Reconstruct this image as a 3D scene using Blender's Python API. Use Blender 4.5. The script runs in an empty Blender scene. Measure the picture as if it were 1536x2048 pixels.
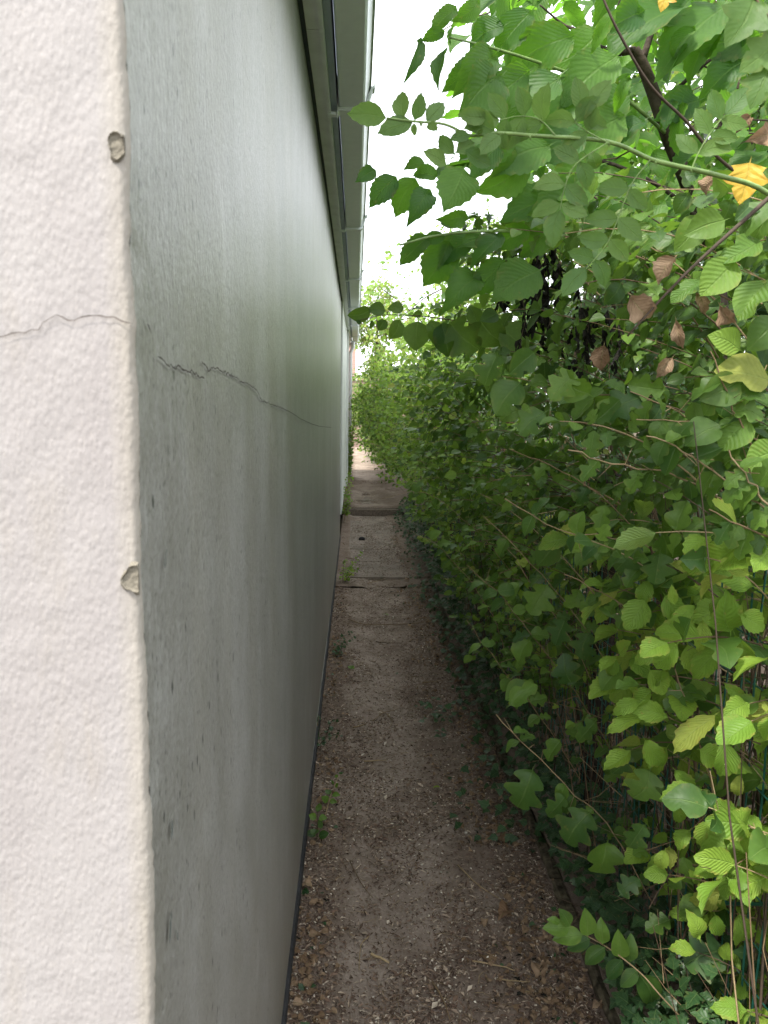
import bpy, math, random
import numpy as np
from mathutils import Vector, Matrix
from mathutils.bvhtree import BVHTree
R = math.radians
random.seed(7); rs = np.random.RandomState(11)
scene = bpy.context.scene
C = scene.collection

# ------------------------------------------------------------------ camera
F = 1500.0                                  # focal length in photo pixels (2048 high)
H = 1.5
PITCH, YAW, ROLL = R(8.29), R(2.24), R(.86)
cam_d = bpy.data.cameras.new('camera'); cam = bpy.data.objects.new('camera', cam_d); C.objects.link(cam)
cam.location = (0, 0, H); cam.rotation_euler = (Matrix.Rotation(-YAW, 3, 'Z') @ Matrix.Rotation(R(90) - PITCH, 3, 'X') @ Matrix.Rotation(ROLL, 3, 'Z')).to_euler()
cam_d.sensor_fit = 'VERTICAL'; cam_d.sensor_height = 36; cam_d.lens = F / 2048 * 36
cam_d.clip_start = 0.05; cam_d.clip_end = 600
cam_d.dof.use_dof = True; cam_d.dof.focus_distance = 2.6; cam_d.dof.aperture_fstop = 13
scene.camera = cam
# ------------------------------------------------------------------ sky, sun, exposure
w = bpy.data.worlds.new('World'); scene.world = w; w.use_nodes = True
nt = w.node_tree; nt.nodes.clear()
SUN_EL, SUN_AZ = R(57), R(224)              # bright haze behind the camera, a little to the left
sky = nt.nodes.new('ShaderNodeTexSky'); sky.sky_type = 'NISHITA'; sky.sun_disc = False
sky.sun_elevation = SUN_EL; sky.sun_rotation = SUN_AZ
tc = nt.nodes.new('ShaderNodeTexCoord'); cl = nt.nodes.new('ShaderNodeTexNoise')
cl.inputs['Scale'].default_value = 2.2; cl.inputs['Detail'].default_value = 5
nt.links.new(tc.outputs['Generated'], cl.inputs['Vector'])
cr = nt.nodes.new('ShaderNodeMapRange'); cr.inputs['From Min'].default_value = .3; cr.inputs['From Max'].default_value = .62
cr.inputs['To Min'].default_value = .78; cr.inputs['To Max'].default_value = .99
nt.links.new(cl.outputs['Fac'], cr.inputs['Value'])
mx = nt.nodes.new('ShaderNodeMix'); mx.data_type = 'RGBA'
nt.links.new(cr.outputs['Result'], mx.inputs[0]); nt.links.new(sky.outputs[0], mx.inputs[6])
mx.inputs[7].default_value = (8.3, 8.5, 8.8, 1)      # bright thin overcast
bg = nt.nodes.new('ShaderNodeBackground'); bg.inputs['Strength'].default_value = .1
wo = nt.nodes.new('ShaderNodeOutputWorld')
nt.links.new(mx.outputs[2], bg.inputs['Color']); nt.links.new(bg.outputs[0], wo.inputs['Surface'])
sd = bpy.data.lights.new('sun', 'SUN'); sd.energy = 2.2; sd.angle = R(7); sd.color = (1, .95, .87)
so = bpy.data.objects.new('sun', sd); C.objects.link(so)
sdir = Vector((math.sin(SUN_AZ) * math.cos(SUN_EL), math.cos(SUN_AZ) * math.cos(SUN_EL), math.sin(SUN_EL)))
so.rotation_euler = sdir.to_track_quat('Z', 'Y').to_euler(); so.location = (0, -5, 12)
vs = scene.view_settings; vs.view_transform = 'Standard'; vs.look = 'None'; vs.gamma = 1; vs.use_curve_mapping = False
vs.exposure = 2.02
scene.cycles.max_bounces = 8; scene.cycles.diffuse_bounces = 5; scene.cycles.transmission_bounces = 4

# ------------------------------------------------------------------ helpers
cam_m = Matrix.Rotation(-YAW, 3, 'Z') @ Matrix.Rotation(R(90) - PITCH, 3, 'X') @ Matrix.Rotation(ROLL, 3, 'Z')
def at(u, v, Y):
    """world point seen at photo pixel (u,v) that lies Y metres down the passage"""
    d = cam_m @ Vector(((u - 768) / F, (1024 - v) / F, -1))
    return Vector((0, 0, H)) + d * (Y / d.y)
cam_i = cam_m.transposed()
def project(p):
    q = cam_i @ (Vector(p) - Vector((0, 0, H)))
    if q.z > -.01: return None
    return 768 + F * q.x / -q.z, 1024 - F * q.y / -q.z, -q.z
def U(a, b): return random.uniform(a, b)

class G:                                     # terse node-graph helper
    def __init__(s, name):
        s.m = bpy.data.materials.new(name); s.m.use_nodes = True; s.t = s.m.node_tree; s.t.nodes.clear()
        s.out = s.t.nodes.new('ShaderNodeOutputMaterial')
    def n(s, typ, props=None, **inp):
        nd = s.t.nodes.new('ShaderNode' + typ)
        for k, v in (props or {}).items(): setattr(nd, k, v)
        for k, v in inp.items():
            key = k.replace('_', ' ')
            sock = nd.inputs[int(k[1:])] if k[0] == 'i' and k[1:].isdigit() else nd.inputs[key]
            s.set(sock, v)
        return nd
    def set(s, sock, v):
        if isinstance(v, bpy.types.NodeSocket): s.t.links.new(v, sock)
        elif isinstance(v, bpy.types.Node): s.t.links.new(v.outputs[0], sock)
        else:
            if isinstance(v, tuple) and len(v) == 3 and sock.type == 'RGBA': v = v + (1,)
            sock.default_value = v
    def math(s, op, a, b=None, c=None):
        nd = s.n('Math', {'operation': op}); s.set(nd.inputs[0], a)
        if b is not None: s.set(nd.inputs[1], b)
        if c is not None: s.set(nd.inputs[2], c)
        return nd.outputs[0]
    def mix(s, f, a, b, mode='MIX'):
        nd = s.n('Mix', {'data_type': 'RGBA', 'blend_type': mode}); s.set(nd.inputs[0], f); s.set(nd.inputs[6], a); s.set(nd.inputs[7], b)
        return nd.outputs[2]
    def rng(s, v, a, b, c=0., d=1.):
        nd = s.n('MapRange', {'clamp': True}); s.set(nd.inputs[0], v)
        for i, q in zip((1, 2, 3, 4), (a, b, c, d)): s.set(nd.inputs[i], q)
        return nd.outputs[0]
    def noise(s, vec, scale, detail=4, rough=.55, dist=0):
        nd = s.n('TexNoise', Scale=float(scale), Detail=float(detail), Roughness=rough, Distortion=float(dist)); s.set(nd.inputs['Vector'], vec)
        return nd.outputs[0]
    def mapping(s, vec, sc):
        return s.n('Mapping', Vector=vec, Scale=sc).outputs[0]
    def pos(s): return s.n('NewGeometry').outputs['Position']
    def obj(s): return s.n('TexCoord').outputs['Object']
    def bump(s, h, strength=.5, dist=.01, normal=None):
        nd = s.n('Bump', Height=h, Strength=strength, Distance=dist)
        if normal is not None: s.set(nd.inputs['Normal'], normal)
        return nd.outputs[0]
    def bsdf(s, col, rough=.6, normal=None, spec=.5, **kw):
        nd = s.n('BsdfPrincipled'); s.set(nd.inputs['Base Color'], col); s.set(nd.inputs['Roughness'], rough)
        s.set(nd.inputs['Specular IOR Level'], spec)
        if normal is not None: s.set(nd.inputs['Normal'], normal)
        for k, v in kw.items(): s.set(nd.inputs[k], v)
        return nd.outputs[0]
    def end(s, sh): s.t.links.new(sh, s.out.inputs['Surface']); return s.m

# ---- mesh builder
class MB:
    def __init__(s): s.v = []; s.f = []; s.a = []; s.mi = []
    def add(s, vs, fs, rnd=0., mi=0):
        o = len(s.v); s.v += [tuple(p) for p in vs]
        s.f += [tuple(i + o for i in f) for f in fs]; s.a += [rnd] * len(vs); s.mi += [mi] * len(fs)
    def box(s, x0, x1, y0, y1, z0, z1, rnd=0., mi=0):
        s.add([(x0,y0,z0),(x1,y0,z0),(x1,y1,z0),(x0,y1,z0),(x0,y0,z1),(x1,y0,z1),(x1,y1,z1),(x0,y1,z1)],
              [(0,3,2,1),(4,5,6,7),(0,1,5,4),(1,2,6,5),(2,3,7,6),(3,0,4,7)], rnd, mi)
    def tube(s, pts, r, sides=5, rnd=0., mi=0, cap=True):
        pts = [Vector(p) for p in pts]; n = len(pts)
        if not hasattr(r, '__len__'): r = [r] * n
        elif len(r) == 2 and n != 2: r = [r[0] + (r[1] - r[0]) * i / (n - 1) for i in range(n)]
        vs = []; ref = Vector((.31, .52, .79))
        for i, p in enumerate(pts):
            t = (pts[min(i + 1, n - 1)] - pts[max(i - 1, 0)])
            if t.length < 1e-9: t = Vector((0, 0, 1))
            t.normalize()
            a = t.cross(ref)
            if a.length < .1: a = t.cross(Vector((1, 0, 0)))
            a.normalize(); b = t.cross(a)
            for k in range(sides):
                q = 2 * math.pi * k / sides
                vs.append(p + (a * math.cos(q) + b * math.sin(q)) * r[i])
        fs = [(i*sides+k, i*sides+(k+1) % sides, (i+1)*sides+(k+1) % sides, (i+1)*sides+k) for i in range(n-1) for k in range(sides)]
        if cap: fs += [tuple(range(sides))[::-1], tuple((n-1)*sides + k for k in range(sides))]
        s.add(vs, fs, rnd, mi)
    def mesh(s, name, mats, smooth=False):
        me = bpy.data.meshes.new(name); me.from_pydata(s.v, [], s.f)
        at_ = me.attributes.new('rnd', 'FLOAT', 'POINT'); at_.data.foreach_set('value', s.a)
        for m in (mats if isinstance(mats, (list, tuple)) else [mats]): me.materials.append(m)
        me.polygons.foreach_set('material_index', s.mi)
        if smooth: me.polygons.foreach_set('use_smooth', [True] * len(s.f))
        me.update(); return me
    def build(s, name, mats, parent=None, smooth=False, **tags):
        return link(name, s.mesh(name, mats, smooth), parent, **tags)
def link(name, data, parent=None, loc=None, label=None, cat=None, group=None, kind=None):
    o = bpy.data.objects.new(name, data); C.objects.link(o)
    if parent: o.parent = parent
    if loc is not None: o.location = loc
    if parent is not None and loc is None and data is not None: o.location = -parent.location   # geometry is written in world coordinates
    if label: o['label'] = label
    if cat: o['category'] = cat
    if group: o['group'] = group
    if kind: o['kind'] = kind
    return o
def thing(name, label, cat, loc=(0, 0, 0), group=None):
    return link(name, None, None, Vector(loc), label, cat, group)
def bez(a, b, c, n):
    a, b, c = Vector(a), Vector(b), Vector(c)
    return [a * (1-t)**2 + b * 2*t*(1-t) + c * t*t for t in [i/(n-1) for i in range(n)]]
def wiggle(pts, amp):
    return [p + Vector((U(-1,1), U(-1,1), U(-1,1))) * amp for p in pts]
def smooth_line(pts, per=4):
    """Catmull-Rom through the points"""
    P = [Vector(p) for p in pts]; P = [P[0]*2 - P[1]] + P + [P[-1]*2 - P[-2]]; out = []
    for i in range(1, len(P) - 2):
        for k in range(per):
            t = k / per; a, b, c, d = P[i-1], P[i], P[i+1], P[i+2]
            out.append(.5 * ((2*b) + (c-a)*t + (2*a-5*b+4*c-d)*t*t + (3*b-a-3*c+d)*t**3))
    out.append(P[-2]); return out

# ------------------------------------------------------------------ materials
def mat_plain(name, col, rough=.6, nscale=30, var=.25, bs=.2, bd=.002, spec=.4, metal=0.):
    g = G(name); n = g.noise(g.pos(), nscale, 5)
    c = g.mix(g.rng(n, .3, .7), tuple(x * (1-var) for x in col), tuple(min(1, x * (1+var)) for x in col))
    return g.end(g.bsdf(c, rough, g.bump(n, bs, bd), spec, Metallic=metal))

def mat_front():
    g = G('white_textured_render'); p = g.pos()
    big = g.noise(g.mapping(p, (1, 1, .6)), 230, 3, .5)
    fine = g.noise(g.mapping(p, (1, 1, .5)), 420, 2, .6)
    v = g.n('TexVoronoi', {'feature': 'SMOOTH_F1'}, Scale=280., Randomness=1.); g.set(v.inputs['Vector'], g.mapping(p, (1, 1, .6)))
    lump = g.rng(v.outputs['Distance'], .15, .6, 1, 0)
    h = g.math('ADD', g.math('MULTIPLY', big, 1.0), g.math('ADD', g.math('MULTIPLY', fine, .45), g.math('MULTIPLY', lump, .5)))
    stain = g.noise(g.mapping(p, (1, 1, .35)), 5, 4)
    c = g.mix(g.rng(stain, .42, .62), (.28, .264, .258), (.245, .226, .221))
    dirt = g.noise(g.mapping(p, (1, 1, .25)), 16, 5, .7)
    c = g.mix(g.rng(dirt, .55, .72, 0, .4), c, (.25, .225, .19))
    c = g.mix(g.rng(g.n('SeparateXYZ', Vector=p).outputs['X'], XW - .02, XW, 0, .45), c, (.30, .27, .20))
    c = g.mix(g.rng(g.noise(p, 260, 2), .74, .80, 0, .5), c, (.36, .32, .25))
    c = g.mix(g.math('MULTIPLY', g.rng(fine, .28, .42, 1, 0), .22), c, (.36, .33, .30))
    return g.end(g.bsdf(c, .75, g.bump(h, .5, .0011), .25))
def mat_side():
    g = G('weathered_grey_render'); p = g.pos(); sep = g.n('SeparateXYZ', Vector=p)
    z = sep.outputs['Z']; y = sep.outputs['Y']
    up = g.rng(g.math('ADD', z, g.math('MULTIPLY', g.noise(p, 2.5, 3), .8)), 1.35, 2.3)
    streak = g.noise(g.mapping(p, (1, 1, .05)), 30, 5, .65)
    fines = g.noise(g.mapping(p, (1, 1, .07)), 170, 4, .7)
    brush = g.noise(g.mapping(p, (1, 1, .16)), 75, 4, .7)
    wide = g.noise(g.mapping(p, (1, 1, .30)), 3.2, 5, .6)
    grain = g.noise(p, 170, 5, .85)
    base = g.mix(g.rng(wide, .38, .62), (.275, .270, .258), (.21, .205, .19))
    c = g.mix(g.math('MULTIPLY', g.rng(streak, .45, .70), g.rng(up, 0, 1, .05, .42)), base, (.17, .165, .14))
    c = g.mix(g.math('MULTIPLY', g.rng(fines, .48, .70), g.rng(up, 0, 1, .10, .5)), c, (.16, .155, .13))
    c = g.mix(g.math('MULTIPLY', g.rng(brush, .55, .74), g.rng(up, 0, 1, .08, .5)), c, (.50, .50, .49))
    runs = g.noise(g.mapping(p, (.2, 1, .03)), 3.3, 3, .5)
    alg = g.math('MULTIPLY', g.rng(runs, .47, .62), g.rng(z, .1, 2.0, .3, .95))
    alg = g.math('MULTIPLY', alg, g.rng(streak, .25, .55, .5, 1.))
    c = g.mix(g.math('MULTIPLY', alg, .42), c, (.195, .178, .125))
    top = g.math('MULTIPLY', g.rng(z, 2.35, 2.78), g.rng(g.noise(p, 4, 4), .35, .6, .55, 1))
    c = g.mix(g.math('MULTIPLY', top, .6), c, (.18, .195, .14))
    blot = g.noise(g.mapping(p, (1, 1, .6)), 11, 6, .7)
    c = g.mix(g.rng(blot, .50, .66, 0, .5), c, (.17, .165, .14))
    c = g.mix(g.rng(blot, .44, .34, 0, .35), c, (.36, .36, .35))
    c = g.mix(g.rng(grain, .50, .68, 0, .8), c, (.11, .11, .09))
    c = g.mix(g.rng(grain, .45, .30, 0, .5), c, (.42, .42, .41))
    v = g.n('TexVoronoi', Scale=42., Randomness=1.); g.set(v.inputs['Vector'], g.mapping(p, (1, 1, .5)))
    fl = g.math('MULTIPLY', g.rng(v.outputs['Distance'], .09, .15, 1, 0), g.rng(g.noise(p, 9, 3), .42, .48))
    v2 = g.n('TexVoronoi', Scale=115., Randomness=1.); g.set(v2.inputs['Vector'], g.mapping(p, (1, 1, .6)))
    fl2 = g.math('MULTIPLY', g.rng(v2.outputs['Distance'], .14, .24, 1, 0), g.rng(g.noise(p, 13, 4), .42, .54))
    c = g.mix(g.math('MAXIMUM', g.math('MULTIPLY', fl, .85), g.math('MULTIPLY', fl2, .6)), c, (.035, .038, .034))
    foot = g.math('MULTIPLY', g.rng(z, .1, .75, 1, 0), g.rng(g.noise(g.mapping(p, (1, 1, .4)), 6, 4), .32, .62))
    c = g.mix(g.math('MULTIPLY', foot, .6), c, (.16, .14, .095))
    h = g.math('ADD', g.noise(g.mapping(p, (1, 1, .6)), 150, 4, .65), g.math('MULTIPLY', g.noise(g.mapping(p, (1, 1, .7)), 34, 3), .5))
    return g.end(g.bsdf(c, .36, g.bump(h, .45, .003), .8))
def mat_soil():
    g = G('brown_path_soil'); p = g.pos()
    a = g.noise(p, 5, 6, .6); b = g.noise(p, 60, 6, .7); d = g.noise(p, 260, 3, .7)
    c = g.mix(g.rng(a, .35, .65), (.235, .188, .152), (.335, .275, .228))
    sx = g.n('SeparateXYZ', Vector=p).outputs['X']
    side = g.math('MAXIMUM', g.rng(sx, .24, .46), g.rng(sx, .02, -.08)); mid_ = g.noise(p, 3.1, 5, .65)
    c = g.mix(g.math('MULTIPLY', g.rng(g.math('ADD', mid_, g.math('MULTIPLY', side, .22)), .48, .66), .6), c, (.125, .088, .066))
    c = g.mix(g.rng(b, .4, .72, 0, .5), c, (.11, .075, .055))
    c = g.mix(g.rng(d, .58, .74, 0, .45), c, (.34, .28, .22))
    v = g.n('TexVoronoi', Scale=75., Randomness=1.); g.set(v.inputs['Vector'], p)
    c = g.mix(g.math('MULTIPLY', g.rng(v.outputs['Distance'], .10, .2, 1, 0), g.rng(g.noise(p, 30, 1), .6, .66)), c, (.45, .39, .31))
    h = g.math('ADD', g.math('MULTIPLY', b, .8), g.math('MULTIPLY', d, .45))
    return g.end(g.bsdf(c, .95, g.bump(h, .9, .01), .15))
def mat_slab():
    g = G('worn_concrete'); p = g.pos()
    a = g.noise(p, 3.2, 6, .6); b = g.noise(p, 90, 5, .7)
    c = g.mix(g.rng(a, .35, .65), (.26, .215, .18), (.17, .14, .115))
    c = g.mix(g.rng(b, .5, .75, 0, .5), c, (.06, .05, .04))
    c = g.mix(g.rng(g.noise(p, 14, 5), .55, .7, 0, .5), c, (.07, .085, .045))
    return g.end(g.bsdf(c, .9, g.bump(b, .6, .004), .2))
def mat_attr_ramp(name, cols, rough=.85, transl=0., nscale=90, bs=.4):
    g = G(name); a = g.n('Attribute', {'attribute_name': 'rnd'}).outputs['Fac']
    rp = g.n('ValToRGB', Fac=a); e = rp.color_ramp.elements
    for i, c in enumerate(cols):
        pos_ = i / (len(cols) - 1)
        if i == 0: e[0].position = 0; e[0].color = c + (1,)
        elif i == len(cols) - 1: e[len(e)-1].position = 1; e[len(e)-1].color = c + (1,)
        else: q = e.new(pos_); q.color = c + (1,)
    n = g.noise(g.pos(), nscale, 4)
    c = g.mix(g.rng(n, .3, .7, 0, .55), rp.outputs[0], g.mix(.5, rp.outputs[0], (.02, .015, .01)))
    sh = g.bsdf(c, rough, g.bump(n, bs, .003), .3)
    if transl:
        tr = g.n('BsdfTranslucent', Color=c); ms = g.n('MixShader'); g.set(ms.inputs[0], transl); g.set(ms.inputs[1], sh); g.set(ms.inputs[2], tr.outputs[0]); sh = ms.outputs[0]
    return g.end(sh)

def leaf_material(name, c1, c2, tr, attr, veins=9., slope=.55, quilt=.5, rough=.5, spec=.28, spots=.25, back=(.16, .22, .11), bad=(.30, .22, .06), backmix=.45, tmix=.38, yellow=None, vc=1.):
    g = G(name)
    if attr: rnd = g.n('Attribute', {'attribute_name': 'rnd'}).outputs['Fac']
    else: rnd = g.n('ObjectInfo').outputs['Random']
    uv = g.n('UVMap').outputs[0]; sp = g.n('SeparateXYZ', Vector=uv)
    ax = g.math('ABSOLUTE', g.math('SUBTRACT', sp.outputs[0], .5)); vy = sp.outputs[1]      # ax 0..0.5
    mid = g.rng(ax, .012, .035, 1, 0)
    ph = g.math('FRACT', g.math('MULTIPLY', g.math('SUBTRACT', vy, g.math('MULTIPLY', ax, slope)), veins))
    tri = g.math('ABSOLUTE', g.math('SUBTRACT', ph, .5))                # 0.5 on the vein
    vein = g.rng(tri, .42, .5)
    pz = g.pos()
    big = g.noise(pz, 9, 3); fine = g.noise(pz, 120, 3)
    f = g.math('ADD', g.math('MULTIPLY', rnd, .8), g.math('MULTIPLY', g.math('SUBTRACT', big, .5), .9))
    c = g.mix(g.rng(f, .0, .8), c1, c2)
    if yellow: c = g.mix(g.rng(rnd, .86, .97, 0, .75), c, yellow)
    c = g.mix(g.rng(fine, .35, .7, 0, .22), c, tuple(x * .45 for x in c1))
    lines = g.math('MAXIMUM', g.math('MULTIPLY', mid, .8), g.math('MULTIPLY', vein, .5 * vc))
    c = g.mix(g.math('MULTIPLY', lines, .26), c, (.22, .32, .10))
    edge = g.math('MULTIPLY', g.rng(ax, .30, .5), g.rng(g.noise(pz, 42, 4, .7), .50, .62))
    sp_n = g.rng(g.noise(pz, 75, 2), .68, .74)
    c = g.mix(g.math('MULTIPLY', g.math('MAXIMUM', edge, sp_n), spots), c, bad)
    bf = g.n('NewGeometry').outputs['Backfacing']
    c = g.mix(g.math('MULTIPLY', bf, backmix), c, back)
    h = g.math('SUBTRACT', g.math('MULTIPLY', g.rng(tri, 0, .5, 1, 0), quilt), g.math('MULTIPLY', mid, .6))
    h = g.math('ADD', h, g.math('MULTIPLY', fine, .25))
    nb = g.bump(h, .65, .0022)
    s1 = g.bsdf(c, rough, nb, spec)
    tc_ = g.mix(.6, c, tr)
    s2 = g.n('BsdfTranslucent', Color=tc_, Normal=nb)
    ms = g.n('MixShader'); g.set(ms.inputs[0], tmix); g.set(ms.inputs[1], s1); g.set(ms.inputs[2], s2.outputs[0])
    return g.end(ms.outputs[0])
LM = {}
def leafpair(key, *a, **k):
    LM[key] = (leaf_material(key + '_leaf', *a, attr=False, **k), leaf_material(key + '_leaf_mass', *a, attr=True, **k))
leafpair('berry', (.022, .062, .014), (.105, .19, .028), (.24, .44, .03), veins=7., quilt=.10, vc=.25, spots=.2, back=(.09, .15, .045), tmix=.3, rough=.48, spec=.3)
leafpair('lime', (.13, .24, .030), (.25, .38, .050), (.40, .60, .05), vc=.5, veins=10., slope=.7, quilt=.55, rough=.5, spots=.6, yellow=(.36, .35, .08))
leafpair('cherry', (.024, .080, .016), (.095, .20, .030), (.22, .52, .02), veins=11., slope=.8, quilt=.28, vc=.35, spots=.3, tmix=.5, back=(.09, .17, .055))
leafpair('rose', (.065, .14, .035), (.13, .22, .05), (.20, .36, .05), veins=8., quilt=.12, vc=.35, spots=.2, tmix=.45, back=(.11, .17, .06))
leafpair('ivy', (.014, .042, .014), (.034, .078, .026), (.06, .15, .02), veins=4., quilt=.2, rough=.38, spots=.2, tmix=.12)  # dark ivy green, deepened further to paint shade into the hedge core
leafpair('light', (.085, .18, .030), (.22, .35, .055), (.36, .56, .05), veins=9., spots=.3, tmix=.45, yellow=(.35, .33, .08))
leafpair('brown', (.17, .105, .062), (.36, .255, .165), (.32, .19, .10), vc=.5, veins=9., quilt=.5, rough=.8, spec=.15, spots=.5, back=(.34, .24, .16), bad=(.08, .04, .025), tmix=.2)
leafpair('black', (.008, .007, .007), (.02, .016, .014), (.01, .01, .01), veins=6., rough=.8, spec=.2, spots=.1, back=(.02, .02, .02), bad=(.02, .02, .02), tmix=.05)
leafpair('gold', (.55, .36, .05), (.60, .40, .06), (.75, .5, .06), vc=.4, veins=5., spots=.6, back=(.6, .42, .12), bad=(.35, .14, .03))
leafpair('conifer', (.13, .17, .05), (.25, .25, .07), (.34, .36, .08), veins=5., spots=.5, tmix=.3)
M_bark = mat_plain('dark_bark', (.055, .042, .033), .9, 60, .5, .8, .006, .15)
M_stem = mat_attr_ramp('twig_bark', [(.06, .042, .028), (.13, .085, .05), (.22, .15, .08), (.36, .27, .15)], .75)
M_green = mat_plain('green_stem', (.14, .22, .06), .5, 80, .3, .2, .001, .4)
XW = -.161
M_front, M_side, M_soil, M_slab = mat_front(), mat_side(), mat_soil(), mat_slab()
M_upvc = mat_plain('grey_white_plastic', (.80, .82, .88), .42, 9, .10, .1, .0006, .5)
M_gut = mat_plain('white_gutter_plastic', (.84, .86, .90), .4, 12, .08, .1, .0006, .5)
g = G('white_gutter_plastic_algae_toned'); p_ = g.pos(); gx = g.n('SeparateXYZ', Vector=p_).outputs['X']; nz_ = g.noise(p_, 22, 5, .65)
c_ = g.mix(g.rng(nz_, .35, .75, 0, .35), (.84, .87, .95), (.66, .70, .77)); c_ = g.mix(g.math('MULTIPLY', g.rng(gx, .024, .034), g.rng(nz_, .25, .6, .65, 1)), c_, (.26, .31, .25))  # outer face: algae green, also painted darker to offset the sky light there
M_gut = g.end(g.bsdf(c_, .42, None, .5))
M_black = mat_plain('black_bitumen_band', (.022, .022, .024), .8, 60, .4, .6, .004, .3)
M_roof = mat_plain('grey_roof_felt', (.10, .10, .10), .9, 90, .3, .5, .004, .2)
M_wire = mat_plain('green_coated_wire', (.012, .095, .07), .4, 60, .2, .1, .0005, .5)
M_post = mat_plain('dark_timber', (.045, .036, .030), .9, 60, .5, .8, .006, .1)
M_kerb = mat_plain('mossy_kerb_concrete', (.085, .072, .048), .95, 45, .6, .9, .008, .1)
M_wood = mat_plain('reddish_fence_timber', (.25, .175, .145), .85, 16, .25, .5, .004, .2)

# ------------------------------------------------------------------ setting: ground, path, kerb
def face_x(y, z):
    """how far out towards the path the hedge reaches at height z"""
    pts = [(0, .66), (.5, .52), (1., .38), (1.5, .26), (2.0, .22), (2.6, .26), (3.4, .5)]
    z = max(0, min(3.4, z))
    for (a, xa), (b, xb) in zip(pts, pts[1:]):
        if z <= b: x = xa + (xb - xa) * (z - a) / (b - a); break
    if y > 3 and z > 1.5: x += min(.32, .35 * (z - 1.5)) * min(1, y - 3) * (1 if y < 9.5 else .3)
    if y < 2.2: x += .13 * (2.2 - y) * (1 if z < 1.25 else .6)
    return x
def hgt(x, y):
    return .006 * math.sin(x * 9 + y * 2.1) + .005 * math.sin(y * 5.3 + x * 4) + .05 * max(0, (x - .45)) - .02 * math.exp(-((x - .2) / .25) ** 2)
def rise(y): return 0. if y < 9.9 else .09 + (y - 9.9) * .022
mb = MB(); mb.box(-120, 120, -120, 120, -.6, -.05); mb.build('ground', mat_plain('earth', (.075, .06, .04), .95, 3, .4, .6, .02, .1), kind='structure')
def sheet(x0, x1, y0, y1, nx, ny, fz):
    v = []; f = []
    for j in range(ny + 1):
        for i in range(nx + 1):
            x = x0 + (x1 - x0) * i / nx; y = y0 + (y1 - y0) * j / ny; v.append((x, y, fz(x, y)))
    for j in range(ny):
        for i in range(nx):
            a = j * (nx + 1) + i; f.append((a, a + 1, a + nx + 2, a + nx + 1))
    return v, f
nse = rs.rand(64, 64)
def vn(x, y):
    xi, yi = math.floor(x), math.floor(y); fx, fy = x - xi, y - yi
    fx = fx*fx*(3-2*fx); fy = fy*fy*(3-2*fy)
    a = nse[xi % 64, yi % 64]; b = nse[(xi+1) % 64, yi % 64]; c = nse[xi % 64, (yi+1) % 64]; d = nse[(xi+1) % 64, (yi+1) % 64]
    return (a*(1-fx)+b*fx)*(1-fy) + (c*(1-fx)+d*fx)*fy
def soil_z(x, y):
    return hgt(x, y) + rise(y) + .012 * (vn(x*14, y*14) - .5) + .007 * (vn(x*45, y*45) - .5) + (.012 * vn(x * 30 + 9, y * 30) if x < -.05 or x > .42 else 0)
mb = MB()
v, f = sheet(-.16, .78, .9, 6., 80, 430, soil_z); mb.add(v, f)
v, f = sheet(-.16, .78, 6., 9.88, 50, 260, lambda x, y: soil_z(x, y) + (.026 * (vn(x * 5, y * 2.2) - .36) + .012 * (vn(x * 22, y * 12) - .5) if -.03 < x < .47 else .012)); mb.add(v, f)
v, f = sheet(-.16, .78, 9.963, 20.2, 40, 500, lambda x, y: .05 if y < 9.97 else soil_z(x, y) + (.01 if y > 12.4 else .045 * vn(x * 6 + 3, y * 2) + .014 + .01 * (vn(x * 22, y * 12) - .5))); mb.add(v, f)
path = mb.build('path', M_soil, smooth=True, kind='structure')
# paving slabs showing through the soil further on (pieces of the path)
y = 6.35; k = 0
for ln in (.62, .6, .58, .6, .62, .4):
    mb = MB(); t = U(-.006, .006); s_ = U(-.02, .02)
    x0, x1 = -.06 + s_, .50 + s_
    mb.add([(x0, y, -.05), (x1, y, -.05), (x1, y+ln, -.05), (x0, y+ln, -.05), (x0+.006, y+.006, .004+t), (x1-.006, y+.006, .002), (x1-.006, y+ln-.006, .004), (x0+.006, y+ln-.006, .007-t)],
           [(0,3,2,1),(4,5,6,7),(0,1,5,4),(1,2,6,5),(2,3,7,6),(3,0,4,7)])
    mb.build('paving_slab', M_slab, path); y += ln + .014
for i in range(4):
    y0 = 9.97 + i * .62; mb = MB(); mb.box(-.05, .27, y0, y0 + .6, .0, rise(y0) + .012 + i * .002); mb.build('paving_slab', M_slab, path)
    mb = MB(); mb.box(.285, .60, y0, y0 + .6, .0, rise(y0) + .010 + i * .002); mb.build('paving_slab', M_slab, path)
mb = MB(); mb.box(-.09, .64, 9.90, 9.962, -.04, .088); mb.build('step', mat_plain('step_brick', (.15, .12, .098), .9, 40, .4, .6, .004, .2), kind='structure')
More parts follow.
